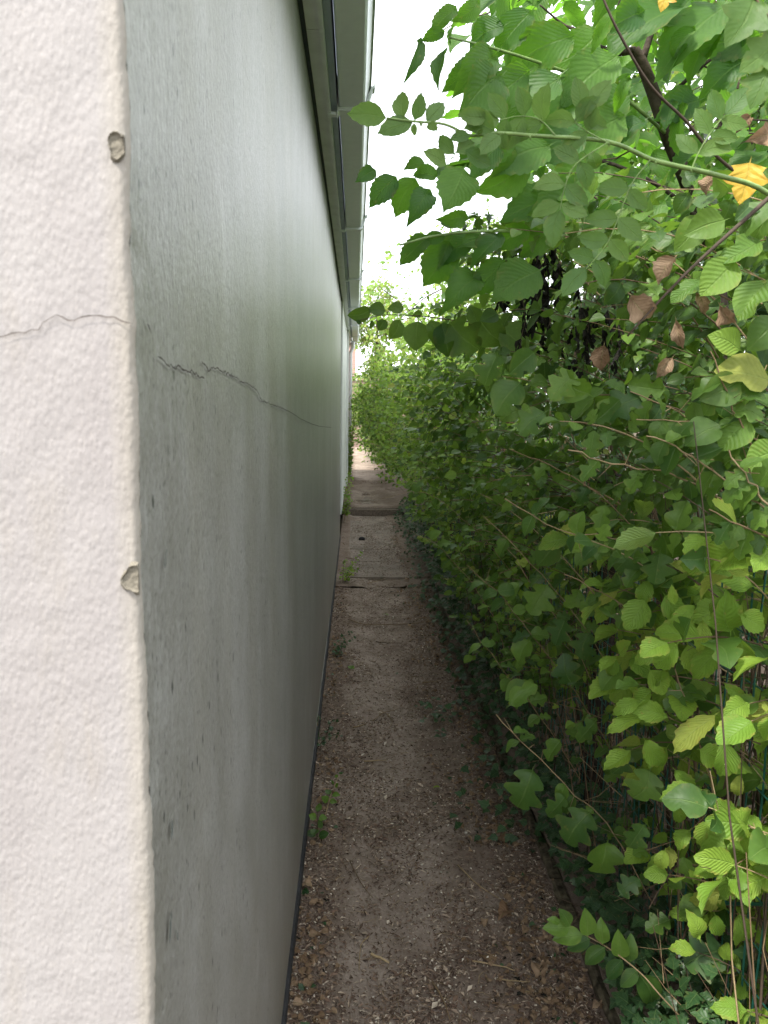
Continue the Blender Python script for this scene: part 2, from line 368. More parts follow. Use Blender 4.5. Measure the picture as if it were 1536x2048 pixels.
# kerb
kerb = thing('kerb', 'mossy concrete kerb edging the soil path in front of the hedge', 'kerb', (.62, 1.2, 0))
y = 1.25
while y < 9.8:
    ln = .9; dx = U(-.008, .008); dz = U(-.015, .01); mb = MB()
    n = 6; vs_ = []; 
    for j in range(n + 1):
        yy = y + (ln - .012) * j / n; q = [U(-.006, .006) for _ in range(4)]
        X = .622 + dx + .01 * math.sin(yy * 1.3)
        vs_ += [(X+q[0], yy, -.08), (X+q[0], yy, .014+dz+q[1]), (X+.008, yy, .024+dz+q[1]), (X+.030, yy, .026+dz+q[2]), (X+.038+q[3], yy, .014+dz), (X+.038+q[3], yy, -.08)]
    fs = [(j*6+a, j*6+(a+1) % 6, (j+1)*6+(a+1) % 6, (j+1)*6+a) for j in range(n) for a in range(6)] + [(5,4,3,2,1,0), tuple(n*6+a for a in range(6))]
    mb.add(vs_, fs); mb.build('kerb_stone', M_kerb, kerb); y += ln
# bank of earth under the hedge
mb = MB(); v, f = sheet(.64, 3.2, .3, 20.2, 50, 200, lambda x, y: .03 + .05 * vn(x*5, y*5) + .03 * vn(x * 17, y * 17) + max(0, rise(y) - .05)); mb.add(v, f)
mb.build('hedge_bank', M_soil, smooth=True, kind='structure')

# ------------------------------------------------------------------ the building on the left
XW = -.161; CY = .558; ZT = 2.545
YW = 8.0; YP = 11.2
def cw(z): return .0036 * (vn(z * 30, 3.3) - .5) + .0018 * (vn(z * 110, 8) - .5)
bld = thing('building', 'long single storey building with a pale rendered corner, grey weathered side wall and white gutter', 'building', (-.18, .65, 0))
def wall_side():
    mb = MB()
    v = []; f = []; ys = [CY + .007]
    while ys[-1] < YW: ys.append(min(YW, ys[-1] + (.012 if ys[-1] < 1.2 else .05)))
    zs = [.082 + i * (ZT + .06 - .082) / 240 for i in range(241)]
    for yy in ys:
        for zz in zs:
            v.append((XW + cw(zz) * max(0, 1 - (yy - CY - .007) * 25) + min(1, (yy - CY - .007) * 8) * (.0015 * (vn(yy * 6, zz * 6) - .5) + .002 * math.sin(yy * 1.2 + zz)), yy, zz))
    n = len(zs)
    for i in range(len(ys) - 1):
        for j in range(n - 1): a = i * n + j; f.append((a, a + n, a + n + 1, a + 1))
    mb.add(v, f)
    # far end and underside
    mb.add([(XW, YW, .082), (XW - .3, YW, .082), (XW - .3, YW, ZT+.06), (XW, YW, ZT+.06)], [(0, 1, 2, 3)])
    mb.add([(XW, CY+.006, .082), (XW - .3, CY+.006, .082), (XW - .3, YW, .082), (XW, YW, .082)], [(0, 1, 2, 3)])
    return mb
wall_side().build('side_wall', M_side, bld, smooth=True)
def wall_front():
    mb = MB(); v = []; f = []; xs = [-2.6 + i * .1 for i in range(21)] + [-.6 + (.6 + XW - .006) * i / 46 for i in range(1, 47)]
    zs = [i * (ZT + .06) / 330 for i in range(331)]
    for xx in xs:
        for zz in zs:
            q = 1 if xx > -.6 else 0
            e = q * (.0012 * (vn(xx * 80, zz * 55) - .5) + .0009 * (vn(xx * 150 + 5, zz * 110) - .5)); v.append((xx, CY + e, zz))
    n = len(zs)
    for i in range(len(xs) - 1):
        for j in range(n - 1): a = i * n + j; f.append((a, a + n, a + n + 1, a + 1))
    # worn, slightly rounded arris
    prev = [(len(xs) - 1) * n + j for j in range(n)]
    for k in range(1, 6):
        q = k / 5 * math.pi / 2; cur = []
        for j, zz in enumerate(zs):
            e = cw(zz)
            cur.append(len(v)); v.append((XW - .006 + (.006 + e) * math.sin(q), CY + .007 * (1 - math.cos(q)), zz))
        for j in range(n - 1): f.append((prev[j], cur[j], cur[j+1], prev[j+1]))
        prev = cur
    mb.add(v, f); return mb
wall_front().build('front_wall', M_front, bld, smooth=True)
# cracks: thin open fissures following the photo
def ribbon(pts, wdt, nrm, off):
    mb = MB(); v = []; nn = Vector(nrm)
    for i, p in enumerate(pts):
        t = (pts[min(i+1, len(pts)-1)] - pts[max(i-1, 0)]).normalized(); s_ = t.cross(nn).normalized()
        ww = wdt * (U(.4, 1.1) if 0 < i < len(pts) - 1 else .1)
        v += [p + nn * off + s_ * ww / 2, p + nn * off - s_ * ww / 2]
    f = [(2*i, 2*i+1, 2*i+3, 2*i+2) for i in range(len(pts) - 1)]; mb.add(v, f); return mb
def on_front(u, v):
    d = cam_m @ Vector(((u - 768) / F, (1024 - v) / F, -1)); return Vector((0, 0, H)) + d * (CY / d.y)
def on_side(u, v):
    d = cam_m @ Vector(((u - 768) / F, (1024 - v) / F, -1)); return Vector((0, 0, H)) + d * (XW / d.x)
def jag(pts, step, amp):
    out = []
    for a, b in zip(pts, pts[1:]):
        n = max(1, int((b - a).length / step))
        for i in range(n): out.append(a.lerp(b, i / n) + Vector((0 if abs((b-a).x) < 1e-4 else U(-amp, amp) * .3, 0, U(-amp, amp))))
    out.append(pts[-1]); return out
M_crack = mat_plain('crack_dirt', (.10, .085, .075), .95, 80, .4, .3, .001, .1)
M_crack2 = mat_plain('dark_crack_dirt', (.07, .065, .055), .95, 80, .4, .3, .001, .1)
M_lip = mat_plain('crack_lip', (.50, .50, .47), .8, 80, .2, .3, .001, .2)
fc = jag([on_front(*p) for p in [(-60, 690), (0, 674), (40, 668), (80, 658), (95, 640), (115, 633), (150, 641), (180, 634), (215, 634), (245, 640), (268, 648)]], .004, .0011)
ribbon(fc, .0010, (0, -1, 0), .0022).build('crack', M_crack, bld)
for poly in ([(287, 648), (291, 655), (296, 668)], [(309, 716), (320, 719), (333, 729), (346, 734), (358, 736), (372, 742), (392, 751), (404, 756)],
             [(398, 722), (412, 740), (424, 733), (438, 742), (462, 752), (478, 762), (500, 772), (508, 778), (520, 801), (540, 808), (558, 815), (575, 822), (600, 838), (622, 848), (640, 853), (662, 855)]):
    pp = jag([on_side(*p) for p in poly], .005, .0022)
    ribbon(pp, .0023, (1, 0, 0), .0026).build('crack', M_crack2, bld)
    ribbon([p + Vector((0, 0, -.0016)) for p in pp], .0006, (1, 0, 0), .0021).build('crack_lip', M_lip, bld)
# chips knocked out of the corner, and dark scuffs on the side wall
M_chip = mat_attr_ramp('bare_render_chip', [(.15, .138, .11), (.24, .215, .17)], .95, nscale=260, bs=.8)
for (u0, v0, rx, rz) in ((240, 293, .0085, .0095), (268, 1157, .0085, .0120)):
    c0 = on_front(u0, v0); mb = MB(); ring = []; n = 22
    for rr, dy in ((1.0, -.0008), (.86, -.0036), (.74, -.0020), (.35, -.0014)):
        for k in range(n):
            q = 2 * math.pi * k / n; e = 1 + .16 * math.sin(q * 3 + u0) + U(-.10, .10)
            ring.append((min(c0.x + rx * rr * e * math.cos(q), XW - .0005), CY + dy, c0.z + rz * rr * e * math.sin(q)))
    ring.append((c0.x, CY - .0015, c0.z))
    fs = [(a*n+k, a*n+(k+1) % n, (a+1)*n+(k+1) % n, (a+1)*n+k) for a in range(3) for k in range(n)] + [(3*n+k, 3*n+(k+1) % n, 4*n) for k in range(n)]
    mb.add(ring, fs, U(.2, .8)); mb.build('render_chip', M_chip, bld)
g = G('dark_scuff'); nn_ = g.noise(g.mapping(g.pos(), (1, 1, .4)), 130, 4, .7)
ms = g.n('MixShader'); g.set(ms.inputs[0], g.rng(nn_, .42, .58)); g.set(ms.inputs[1], g.n('BsdfTransparent').outputs[0]); g.set(ms.inputs[2], g.bsdf((.07, .085, .08), .8)); M_scuff = g.end(ms.outputs[0])
for (u0, v0, u1, v1, wd) in ((325, 1098, 318, 1165, .010), (336, 1640, 336, 1682, .009), (334, 1825, 332, 1890, .009), (345, 1858, 349, 1880, .007), (345, 1632, 346, 1650, .005)):
    a, b = on_side(u0, v0), on_side(u1, v1); mb = MB(); v = []
    for i in range(9):
        t = i / 8; ww = wd * math.sin(math.pi * min(1, t * .96 + .04)) ** .6 * (1 - .6 * t) * U(.7, 1.2) / 2 + .0006; p = a.lerp(b, t) + Vector((.0034, 0, 0))
        v += [p + Vector((0, ww, 0)), p - Vector((0, ww, 0))]
    mb.add(v, [(2*i, 2*i+1, 2*i+3, 2*i+2) for i in range(8)]); mb.build('scuff_mark', M_scuff, bld)
g = G('chipped_paint_edge'); ms = g.n('MixShader'); g.set(ms.inputs[0], g.rng(g.noise(g.mapping(g.pos(), (1, 1, 1)), 55, 4, .7), .46, .54)); g.set(ms.inputs[1], g.n('BsdfTransparent').outputs[0]); g.set(ms.inputs[2], g.bsdf((.50, .49, .45), .8))
ribbon([Vector((XW, CY + .05 + q * .05, .112 + .0035 * math.sin(q * .31) + U(-.0015, .0015))) for q in range(76)], .0042, (1, 0, 0), .0030).build('drip_bead', g.end(ms.outputs[0]), bld)
# small dark hole at the foot of the wall
hp = on_side(642, 1358); mb = MB(); n = 10
mb.add([(XW + .003, hp.y + .035 * math.cos(2*math.pi*k/n) * U(.8, 1.2), .10 + .022 * math.sin(2*math.pi*k/n)) for k in range(n)], [tuple(range(n))]); mb.build('hole', M_black, bld)
# plinth band
mb = MB(); v = []; f = []
n = 60
for i in range(n + 1):
    yy = CY + .02 + (YW - .05 - CY) * i / n; o = .003 * math.sin(i * 1.7)
    v += [(XW + .006 + o * .3, yy, -.05), (XW + .008 + o * .5, yy, .066 + o), (XW - .01, yy, .080)]
for i in range(n):
    a = 3 * i; f += [(a, a+3, a+4, a+1), (a+1, a+4, a+5, a+2)]
mb.add(v, f); mb.build('plinth', M_black, bld)
# second stretch: smooth white panels over a dark gap, then brick
mb = MB(); mb.box(XW - .3, XW + .016, YW + .01, 9.6, .30, ZT + .02); mb.build('wall_panel', mat_plain('white_painted_panel', (.60, .62, .60), .5, 4, .1, .1, .001, .4), bld)
mb = MB(); mb.box(XW - .3, XW + .019, 9.61, YP, .30, ZT + .02); mb.build('wall_panel', bpy.data.materials['white_painted_panel'], bld)
mb = MB(); mb.box(XW - .3, XW - .03, YW + .01, YP, -.05, .30); mb.build('recessed_base', M_black, bld)
g = G('pink_red_brick'); bt = g.n('TexBrick', Scale=1., Mortar_Size=.01, Brick_Width=.225, Row_Height=.075)
sp_ = g.n('SeparateXYZ', Vector=g.pos()); cb = g.n('CombineXYZ', X=sp_.outputs['Y'], Y=sp_.outputs['Z'])
g.set(bt.inputs['Vector'], cb.outputs[0]); g.set(bt.inputs['Color1'], (.33, .20, .165)); g.set(bt.inputs['Color2'], (.38, .235, .195)); g.set(bt.inputs['Mortar'], (.36, .31, .27))
M_brick = g.end(g.bsdf(bt.outputs['Color'], .85))
mb = MB(); mb.box(XW - .3, XW + .02, YP + .02, 13.4, .0, ZT + .02); mb.build('brick_wall', M_brick, bld)
mb = MB(); mb.box(XW - .3, XW + .05, YP + .005, YP + .13, .25, ZT + .0); mb.build('corner_post', bpy.data.materials['white_painted_panel'], bld)
# eaves: painted shadow strip, soffit, fascia, gutter with brackets
YE = 13.5
mb = MB(); mb.box(XW - .004, XW + .009, CY - .05, YE, ZT - .012, ZT + .03); mb.build('shadow_strip', mat_plain('blue_black_eaves_shadow', (.04, .048, .075), .6, 30, .2, .1, .001, .3), bld)  # dark strip paints the shadow line where wall meets eaves
soff = [CY - .06, 2.3, 5.2, 8.1, 11.0, YE]
for a, b in zip(soff, soff[1:]):
    mb = MB(); mb.box(XW + .011, -.103, a, b - .004, ZT - .006, ZT + .012)
    mb.box(-.113, -.1005, a, b - .004, ZT - .014, ZT + .16); mb.build('soffit_board', M_upvc, bld)
M_fasc = mat_plain('blue_grey_shaded_fascia', (.34, .38, .50), .5, 12, .1, .1, .0006, .4)  # darker than the other boards to paint in the recess shade
mb = MB(); mb.box(-.0995, -.078, CY - .06, YE, ZT + .01, ZT + .20); mb.build('fascia_board', M_fasc, bld)
prof = [(-.0775, .105), (-.071, .012), (-.066, .004), (.015, .004), (.022, .010), (.038, .075), (.045, .078), (.045, .102), (.0405, .102), (.040, .082), (.034, .079), (.018, .013), (-.064, .009), (-.0715, .105)]
mb = MB(); v = [(x, yy, ZT + z) for yy in (CY - .06, YE) for x, z in prof]; n = len(prof)
mb.add(v, [(k, (k+1) % n, n+(k+1) % n, n+k) for k in range(n)] + [tuple(range(n))[::-1], tuple(range(n, 2*n))])
gut = mb.build('gutter', M_gut, bld)
bp = [(-.0775, .115), (-.0775, -.018), (-.073, -.010), (-.070, -.008), (.021, -.008), (.031, .002), (.050, .068), (.058, .074), (.058, .108), (.052, .108), (.0515, .078), (.044, .076), (.023, .009), (-.0705, .003), (-.0765, .115)]
for yb in (1.0, 2.88, 4.75, 6.65, 8.6, 10.5, 12.4):
    for dy, wd in ((0, .052),):
        mb = MB(); v = [(x, yy, ZT + z) for yy in (yb, yb + wd) for x, z in bp]; n = len(bp)
        mb.add(v, [(k, (k+1) % n, n+(k+1) % n, n+k) for k in range(n)] + [tuple(range(n))[::-1], tuple(range(n, 2*n))])
        mb.box(-.112, -.079, yb + .012, yb + .040, ZT - .018, ZT - .008)
        mb.build('gutter_bracket', M_gut, gut, loc=(0, 0, 0))
mb = MB(); mb.box(-2.6, -.10, CY + .0, YE, ZT + .17, ZT + .21); mb.build('roof', M_roof, bld)
mb = MB(); mb.tube([(-.06, 13.3, ZT), (-.06, 13.3, ZT - .10), (-.105, 13.34, ZT - .2), (-.105, 13.34, .2)], .034, 10); mb.build('downpipe', M_gut, bld, smooth=True)
mb = MB(); mb.add([(-2.6, CY, 0), (-2.6, YE, 0), (-2.6, YE, ZT + .17), (-2.6, CY, ZT + .17), (-.2, YE, 0), (-.2, YE, ZT + .17)], [(0, 1, 2, 3), (1, 4, 5, 2)])
mb.build('rear_wall', M_brick, bld)

# ------------------------------------------------------------------ timber fence across the end of the passage
fen = thing('timber_fence', 'reddish brown timber fence closing the far end of the passage', 'fence', (0, 20.3, .3))
x = -1.6; 
while x < 3.0:
    mb = MB(); z1 = 2.08 + U(-.006, .006); mb.add([(x, 20.3, .25), (x+.118, 20.3, .25), (x+.118, 20.322, .25), (x, 20.311, .25), (x, 20.3, z1), (x+.118, 20.3, z1), (x+.118, 20.322, z1), (x, 20.311, z1)],
        [(0,3,2,1),(4,5,6,7),(0,1,5,4),(1,2,6,5),(2,3,7,6),(3,0,4,7)]); mb.build('board', M_wood, fen); x += .12
mb = MB(); mb.box(-1.6, 3.0, 20.262, 20.33, 2.09, 2.125); mb.build('capping_rail', mat_plain('pale_rail_timber', (.36, .25, .19), .85, 20, .2, .4, .003, .2), fen)
mb = MB(); mb.box(-1.6, 3.0, 20.262, 20.298, 1.60, 1.66); mb.build('rail', M_wood, fen)
for x in (-.75, 1.1):
    mb = MB(); mb.box(x, x + .09, 20.23, 20.30, .25, 2.2); mb.build('post', M_post, fen)

# ------------------------------------------------------------------ green wire fence inside the hedge
XF = .80
wf = thing('wire_fence', 'green coated wire mesh fence on dark posts running inside the hedge', 'fence', (XF, 1.0, 0))
for yy in (.55, 2.46, 4.4, 6.3, 8.2):
    mb = MB(); mb.tube([(XF + .05, yy, 0), (XF + .05, yy, 1.27)], .045, 12); mb.box(XF + .01, XF + .09, yy - .04, yy + .04, 1.25, 1.275)
    mb.build('post', M_post, wf)
yy = .62; wires = []
while yy < 8.2:
    mb = MB(); ph = U(0, 6); wires.append(yy)
    pts = [(XF + .006 * math.sin(z * 9 + ph), yy + .006 * math.sin(z * 7 + ph * 2), z) for z in [i * 1.2 / 8 for i in range(9)]]
    mb.tube(pts, .002, 4); mb.build('wire', M_wire, wf); yy += .052
for z in [.05 + i * .1 for i in range(12)]:
    mb = MB(); mb.tube([(XF + .003 + .004 * math.sin(q), .6 + q * .2, z + .01 * math.sin(q * 1.7 + z * 9)) for q in range(39)], .0017, 4); mb.build('wire', M_wire, wf)
mb = MB(); mb.tube([(XF + .004, .6, 1.0), (XF + .02, 1.2, .62), (XF + .02, 1.65, .3), (XF + .02, 2.3, 0.02)], .004, 6); mb.build('bracing_wire', M_wire, wf)

# ------------------------------------------------------------------ leaves
def outline(kind, rnd):
    if kind == 'berry': pts = [(0, .0), (.06, .18), (.2, .34), (.42, .40), (.65, .34), (.85, .18), (.95, .07), (1, 0)]
    elif kind == 'lobed': pts = [(0, .0), (.05, .12), (.16, .31), (.27, .33), (.34, .16), (.40, .15), (.50, .40), (.62, .43), (.70, .28), (.75, .18), (.83, .23), (.93, .17), (1, 0)]
    elif kind == 'halflobed': pts = [(0, .0), (.06, .17), (.22, .35), (.40, .40), (.50, .38), (.57, .20), (.62, .20), (.72, .31), (.82, .28), (.93, .14), (1, 0)]
    elif kind == 'serrate': pts = [(0, .0), (.05, .08), (.2, .22), (.42, .31), (.62, .29), (.82, .16), (.93, .06), (1, 0)]
    elif kind == 'cherry': pts = [(0, .0), (.04, .12), (.15, .23), (.4, .29), (.6, .26), (.78, .15), (.88, .06), (1, 0)]
    elif kind == 'rose': pts = [(0, .0), (.05, .10), (.25, .24), (.5, .27), (.75, .18), (.9, .07), (1, 0)]
    elif kind == 'ivy': pts = [(0, .0), (.02, .28), (.12, .52), (.20, .40), (.30, .26), (.42, .40), (.50, .36), (.62, .18), (.8, .12), (1, 0)]
    elif kind == 'maple': pts = [(0, .0), (.03, .34), (.14, .46), (.22, .30), (.30, .34), (.42, .58), (.52, .42), (.60, .24), (.68, .28), (.82, .20), (1, 0)]
    elif kind == 'strip': pts = [(0, .0), (.1, .08), (.3, .12), (.6, .11), (.9, .05), (1, 0)]
    xs, ys = zip(*pts); return lambda t: float(np.interp(t, xs, ys))
def make_template(kind, seed, n, cols, serr, fold, curl, wave, ragged=0., crumple=0.):
    rr = np.random.RandomState(seed)
    fl = outline(kind, rr); fr = fl
    if kind == 'halflobed' and seed % 2: fr = outline('berry', rr)
    if kind == 'lobed': 
        pts_t = lambda f, s: (lambda t: f(min(1, max(0, t + s * math.sin(t * math.pi)))))
        fl, fr = pts_t(fl, rr.uniform(-.06, .06)), pts_t(fl, rr.uniform(-.06, .06))
    verts = [(0, -.16, 0), (0, 0, 0)]; uv = [(.5, 0), (.5, 0)]
    rows = []
    ph = rr.uniform(0, 6.28); bend = rr.uniform(-.10, .10)
    cc = np.linspace(-1, 1, cols)
    ts = np.linspace(0, 1, n + 1)
    if kind in ('ivy', 'maple', 'lobed') and cols > 3: ts = ts ** .95
    for i in range(1, n):
        t = ts[i]; row = []
        sc = 1.0
        if serr: sc = 1 + serr * (.5 if i % 2 else -.5)
        bite = [1 - ragged * max(0, rr.normal(0, 1)) for _ in range(2)]
        for j, c in enumerate(cc):
            wd = (fl if c < 0 else fr)(t) * sc * (bite[0] if c < 0 else bite[1] if c > 0 else 1)
            x = c * wd; ty = t
            if serr and abs(c) == 1: ty = t + (.35 / n if i % 2 else -.1 / n)
            if kind in ('ivy', 'maple') and abs(c) == 1: ty = t + (.07 if wd > .38 else 0)
            z = fold * abs(x) * 1.0 + curl * (t - .4) ** 2 * -1.2 + wave * math.sin(t * 9 + ph + c * 1.3) * abs(c) * .5
            z += crumple * (rr.rand() - .5)
            verts.append((x + bend * math.sin(t * math.pi), ty, z)); uv.append((.5 + c * .5, t)); row.append(len(verts) - 1)
        rows.append(row)
    verts.append((bend * .2, 1, curl * -.43)); uv.append((.5, 1)); tip = len(verts) - 1
    tris = []
    pet = len(verts); verts += [(-.012, 0, 0), (.012, 0, 0)]; uv += [(.5, 0), (.5, 0)]
    tris += [(0, pet + 1, pet)]
    for j in range(cols - 1): tris.append((1, rows[0][j+1], rows[0][j])); tris.append((tip, rows[-1][j], rows[-1][j+1]))
    for a, b in zip(rows, rows[1:]):
        for j in range(cols - 1): tris += [(a[j], a[j+1], b[j+1]), (a[j], b[j+1], b[j])]
    return np.array(verts, np.float32), np.array(tris, np.int32), np.array(uv, np.float32)
# kind -> (material key, [templates near], [templates far])
TPL = {}
def reg(key, mat, kind, nn, serr=0, fold=(.1, .5), curl=(.05, .5), wave=(0, .06), far=4, var=6, ragged=0., crumple=0., cols=5):
    hi, lo = [], []
    for s_ in range(var):
        r_ = np.random.RandomState(100 + s_ * 7 + len(TPL) * 31)
        a = (r_.uniform(*fold), r_.uniform(*curl), r_.uniform(*wave))
        hi.append(make_template(kind, s_ + 1, nn, cols, serr, *a, ragged=ragged, crumple=crumple)); lo.append(make_template(kind if kind not in ('lobed', 'ivy', 'maple') else 'berry', s_ + 1, far, 3, 0, *a, crumple=crumple))
    TPL[key] = (mat, hi, lo)
reg('berry', 'berry', 'berry', 8)
reg('lobed', 'berry', 'lobed', 17, ragged=.03, var=8)
reg('halflobed', 'berry', 'halflobed', 15, ragged=.05)
reg('lime', 'lime', 'serrate', 13, serr=.14, fold=(.1, .5), curl=(.2, .8), wave=(.02, .09), ragged=.04)
reg('limeround', 'lime', 'berry', 12, serr=.09, wave=(.02, .08), ragged=.03)
reg('cherry', 'cherry', 'cherry', 17, serr=.10, curl=(.1, .8), wave=(.02, .10), fold=(.1, .6), cols=3)
reg('rose', 'rose', 'rose', 11, serr=.05, curl=(.0, .25), cols=3)
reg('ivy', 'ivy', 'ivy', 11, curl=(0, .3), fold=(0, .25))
reg('light', 'light', 'berry', 7, serr=0)
reg('lightlobed', 'light', 'halflobed', 9)
reg('brown', 'brown', 'serrate', 9, serr=.1, fold=(.4, 1.2), curl=(.3, 1.3), wave=(.08, .3), crumple=.17, ragged=.14)
reg('litter', 'brown', 'ivy', 9, fold=(.0, .5), curl=(.1, .7), wave=(.05, .2), crumple=.07, ragged=.12)
reg('bit', 'brown', 'berry', 6, fold=(.1, .8), curl=(.2, 1.), wave=(.05, .2), crumple=.1, ragged=.1)
reg('black', 'black', 'strip', 7, fold=(.5, 2), curl=(.3, 1.2), wave=(.1, .3), crumple=.14, ragged=.2)
reg('gold', 'gold', 'maple', 12, curl=(.1, .3), crumple=.03)
reg('maple', 'rose', 'maple', 12, curl=(.1, .3))
reg('conifer', 'conifer', 'strip', 5, far=3, cols=3, var=4)
MESHC = {}
def tpl_mesh(key, vi):
    if (key, vi) in MESHC: return MESHC[key, vi]
    mat, hi, lo = TPL[key]; v, t, uv = hi[vi]; me = bpy.data.meshes.new(key + '_leaf_shape')
    me.from_pydata(v.tolist(), [], t.tolist()); ul = me.uv_layers.new(name='UVMap'); ul.data.foreach_set('uv', uv[t.ravel()].ravel())
    me.polygons.foreach_set('use_smooth', [True] * len(t)); me.materials.append(LM[mat][0]); me.update()
    MESHC[key, vi] = me; return me
PLANTS = []
class Plant:
    def __init__(s, name, label, cat, loc, group=None, limit=300, piece='leaf'):
        s.root = thing(name, label, cat, loc, group); s.leaves = []; s.tw = MB(); s.limit = limit; s.piece = piece; PLANTS.append(s)
    def leaf(s, key, base, d, nrm, size, wid=1.):
        y = Vector(d).normalized(); z = Vector(nrm); z = z - y * z.dot(y)
        if z.length < .05: z = y.orthogonal()
        z.normalize(); x = y.cross(z)
        M = np.eye(4, dtype=np.float32); M[:3, 0] = np.array(x) * size * wid; M[:3, 1] = np.array(y) * size; M[:3, 2] = np.array(z) * size; M[:3, 3] = np.array(base)
        s.leaves.append((key, random.randrange(len(TPL[key][1])), M, size, random.random()))
    def stem(s, pts, r0, r1, sides=4, rnd=None, green=False):
        s.tw.tube(pts, (r0, r1), sides, random.random() if rnd is None else rnd, 1 if green else 0, cap=False)
LIGHT = Vector((-.45, -.55, .75))
def rv(a=1.): return Vector((U(-1, 1), U(-1, 1), U(-1, 1))) * a
def leafy_shoot(P, pts, keys, size, gap=.035, t0=.3, jit=.7, droop=.25, r=(.0022, .0009), pair=True, skip=.08, taper=.45, nrm=None, rnd=None):
    P.stem(pts, r[0], r[1], rnd=rnd)
    L = [0.]
    for a, b in zip(pts, pts[1:]): L.append(L[-1] + (b - a).length)
    tot = L[-1]; s_ = tot * t0; k = 0
    while s_ <= tot:
        i = max(j for j in range(len(L)) if L[j] <= s_ + 1e-9); i = min(i, len(pts) - 2)
        f = (s_ - L[i]) / max(1e-6, L[i+1] - L[i]); p = pts[i].lerp(pts[i+1], f); tg = (pts[i+1] - pts[i]).normalized()
        side = tg.cross(Vector((0, 0, 1))); side = side.normalized() if side.length > .1 else Vector((1, 0, 0))
        if k % 2: side = (side * .45 + tg.cross(side) * .8).normalized()
        sz = size * (1 - taper * max(0, (s_ / tot - .55)) / .45) * U(.75, 1.15)
        for sg in ((1, -1) if pair else ((1,) if k % 2 else (-1,))):
            if random.random() < skip: continue
            d = tg * U(.3, .8) + side * sg + Vector((0, 0, -droop * U(.3, 1.8))) + rv(.25)
            n_ = (nrm or LIGHT) + rv(jit)
            P.leaf(random.choice(keys), p + d.normalized() * sz * .16, d, n_, sz, U(.85, 1.1))
        s_ += gap * U(.7, 1.3); k += 1
    P.leaf(random.choice(keys), pts[-1], (pts[-1] - pts[-2]).normalized() + Vector((0, 0, -.2)), (nrm or LIGHT) + rv(jit), size * U(.6, .9))
def compound(P, pts, key, size, n, wid=1.):
    """pinnate leaf: rachis with paired leaflets and one at the tip; faces the path"""
    P.stem(pts, .0012, .0006, rnd=.0, green=True)
    m = len(pts)
    for k in range(n):
        f = .28 + .62 * k / max(1, n - 1) ; q = f * (m - 1); i = min(int(q), m - 2); p = pts[i].lerp(pts[i+1], q - i); tg = (pts[i+1] - pts[i]).normalized()
        view = (Vector((0, 0, H)) - p).normalized(); nrm = view + Vector((0, 0, .35)) + rv(.25); side = tg.cross(view).normalized()
        for sg in (1, -1):
            P.leaf(key, p, tg * .45 + side * sg + rv(.1), nrm, size * U(.85, 1.08), wid)
    P.leaf(key, pts[-1], pts[-1] - pts[-2], (Vector((0, 0, H)) - pts[-1]).normalized() + Vector((0, 0, .3)) + rv(.1), size * 1.15, wid)
def pl(P, key, u0, v0, u1, v1, Y, wid=1., tilt=.35, dY=0.):
    """one leaf from its base to its tip as the photo shows them, Y metres down the passage"""
    a, b = at(u0, v0, Y), at(u1, v1, Y + dY)
    P.leaf(key, a, b - a, (Vector((0, 0, H)) - a).normalized() + rv(tilt) + Vector((0, 0, .25)), (b - a).length, wid * .93)

# ---- hedge plants
def hedge(name, label, cat, y0, y1, z0, z1, n, keys, size, ln=(.35, .7), inset=(0, .3), gap=.036, group='shrubs of the hedge beside the path', droop=.25, stems=14, facing=None, xoff=0., t0=.25, limit=300, root_x=1.05, taper=.45, bias=1.3):
    P = Plant(name, label, cat, (root_x, (y0 + y1) / 2, rise((y0+y1)/2)), group, limit)
    for _ in range(stems):
        yy = U(y0, y1); bx = U(.85, 1.4); top = U(.6, 1.) * z1
        a = Vector((bx, yy, .0)); c = Vector((bx + U(-.35, .2), yy + U(-.3, .3), top)); b = (a + c) / 2 + Vector((U(-.1, .2), U(-.15, .15), 0))
        P.stem(wiggle(bez(a, b, c, 9), .012), U(.005, .012), .002, 5, U(0, .45))
    for _ in range(n):
        yy, zz = U(y0, y1), z0 + (z1 - z0) * random.random() ** .9
        x = face_x(yy, zz) + xoff + inset[0] + (inset[1] - inset[0]) * random.random() ** bias
        tip = Vector((x, yy, zz)); l = U(*ln)
        st = tip + Vector((l * U(.6, 1.), l * U(-.45, .55), -l * U(.1, .6)))
        st.z = max(.02, st.z); mid = (tip + st) / 2 + Vector((0, 0, l * U(.08, .3)))
        leafy_shoot(P, bez(st, mid, tip, 8), keys, size * U(.85, 1.15), gap, t0=t0, droop=droop, nrm=facing, taper=taper)
    return P
B = ['berry', 'berry', 'halflobed', 'halflobed', 'lobed']
h1 = hedge('lime_shrub', 'nearest shrub, with bright yellow green toothed ribbed leaves in front of the wire fence', 'shrub', 1.12, 1.75, .12, 1.3, 62, ['lime', 'lime', 'limeround', 'halflobed'], .086, ln=(.25, .5), gap=.058, inset=(.04, .34), stems=14, t0=.4)
h2 = hedge('snowberry_shrub', 'shrub with lobed mid green leaves on long pale stems, around the dark fence post', 'shrub', 1.7, 3.1, .3, 1.35, 95, ['lobed', 'halflobed', 'berry', 'lobed', 'lightlobed'], .052, stems=24, inset=(.02, .35), gap=.046)
h3 = hedge('overhanging_shrub', 'shrub with dark rounded leaves layered over the path at head height', 'shrub', 1.25, 2.6, 1.2, 1.95, 120, B, .052, stems=10, inset=(0, .5), ln=(.4, .75), droop=.5)
h4 = hedge('dense_shrub', 'dense dark green shrub behind the one with long pale stems', 'shrub', 3.0, 4.6, .25, 1.9, 140, B + ['light'], .06, stems=20, inset=(-.02, .3))
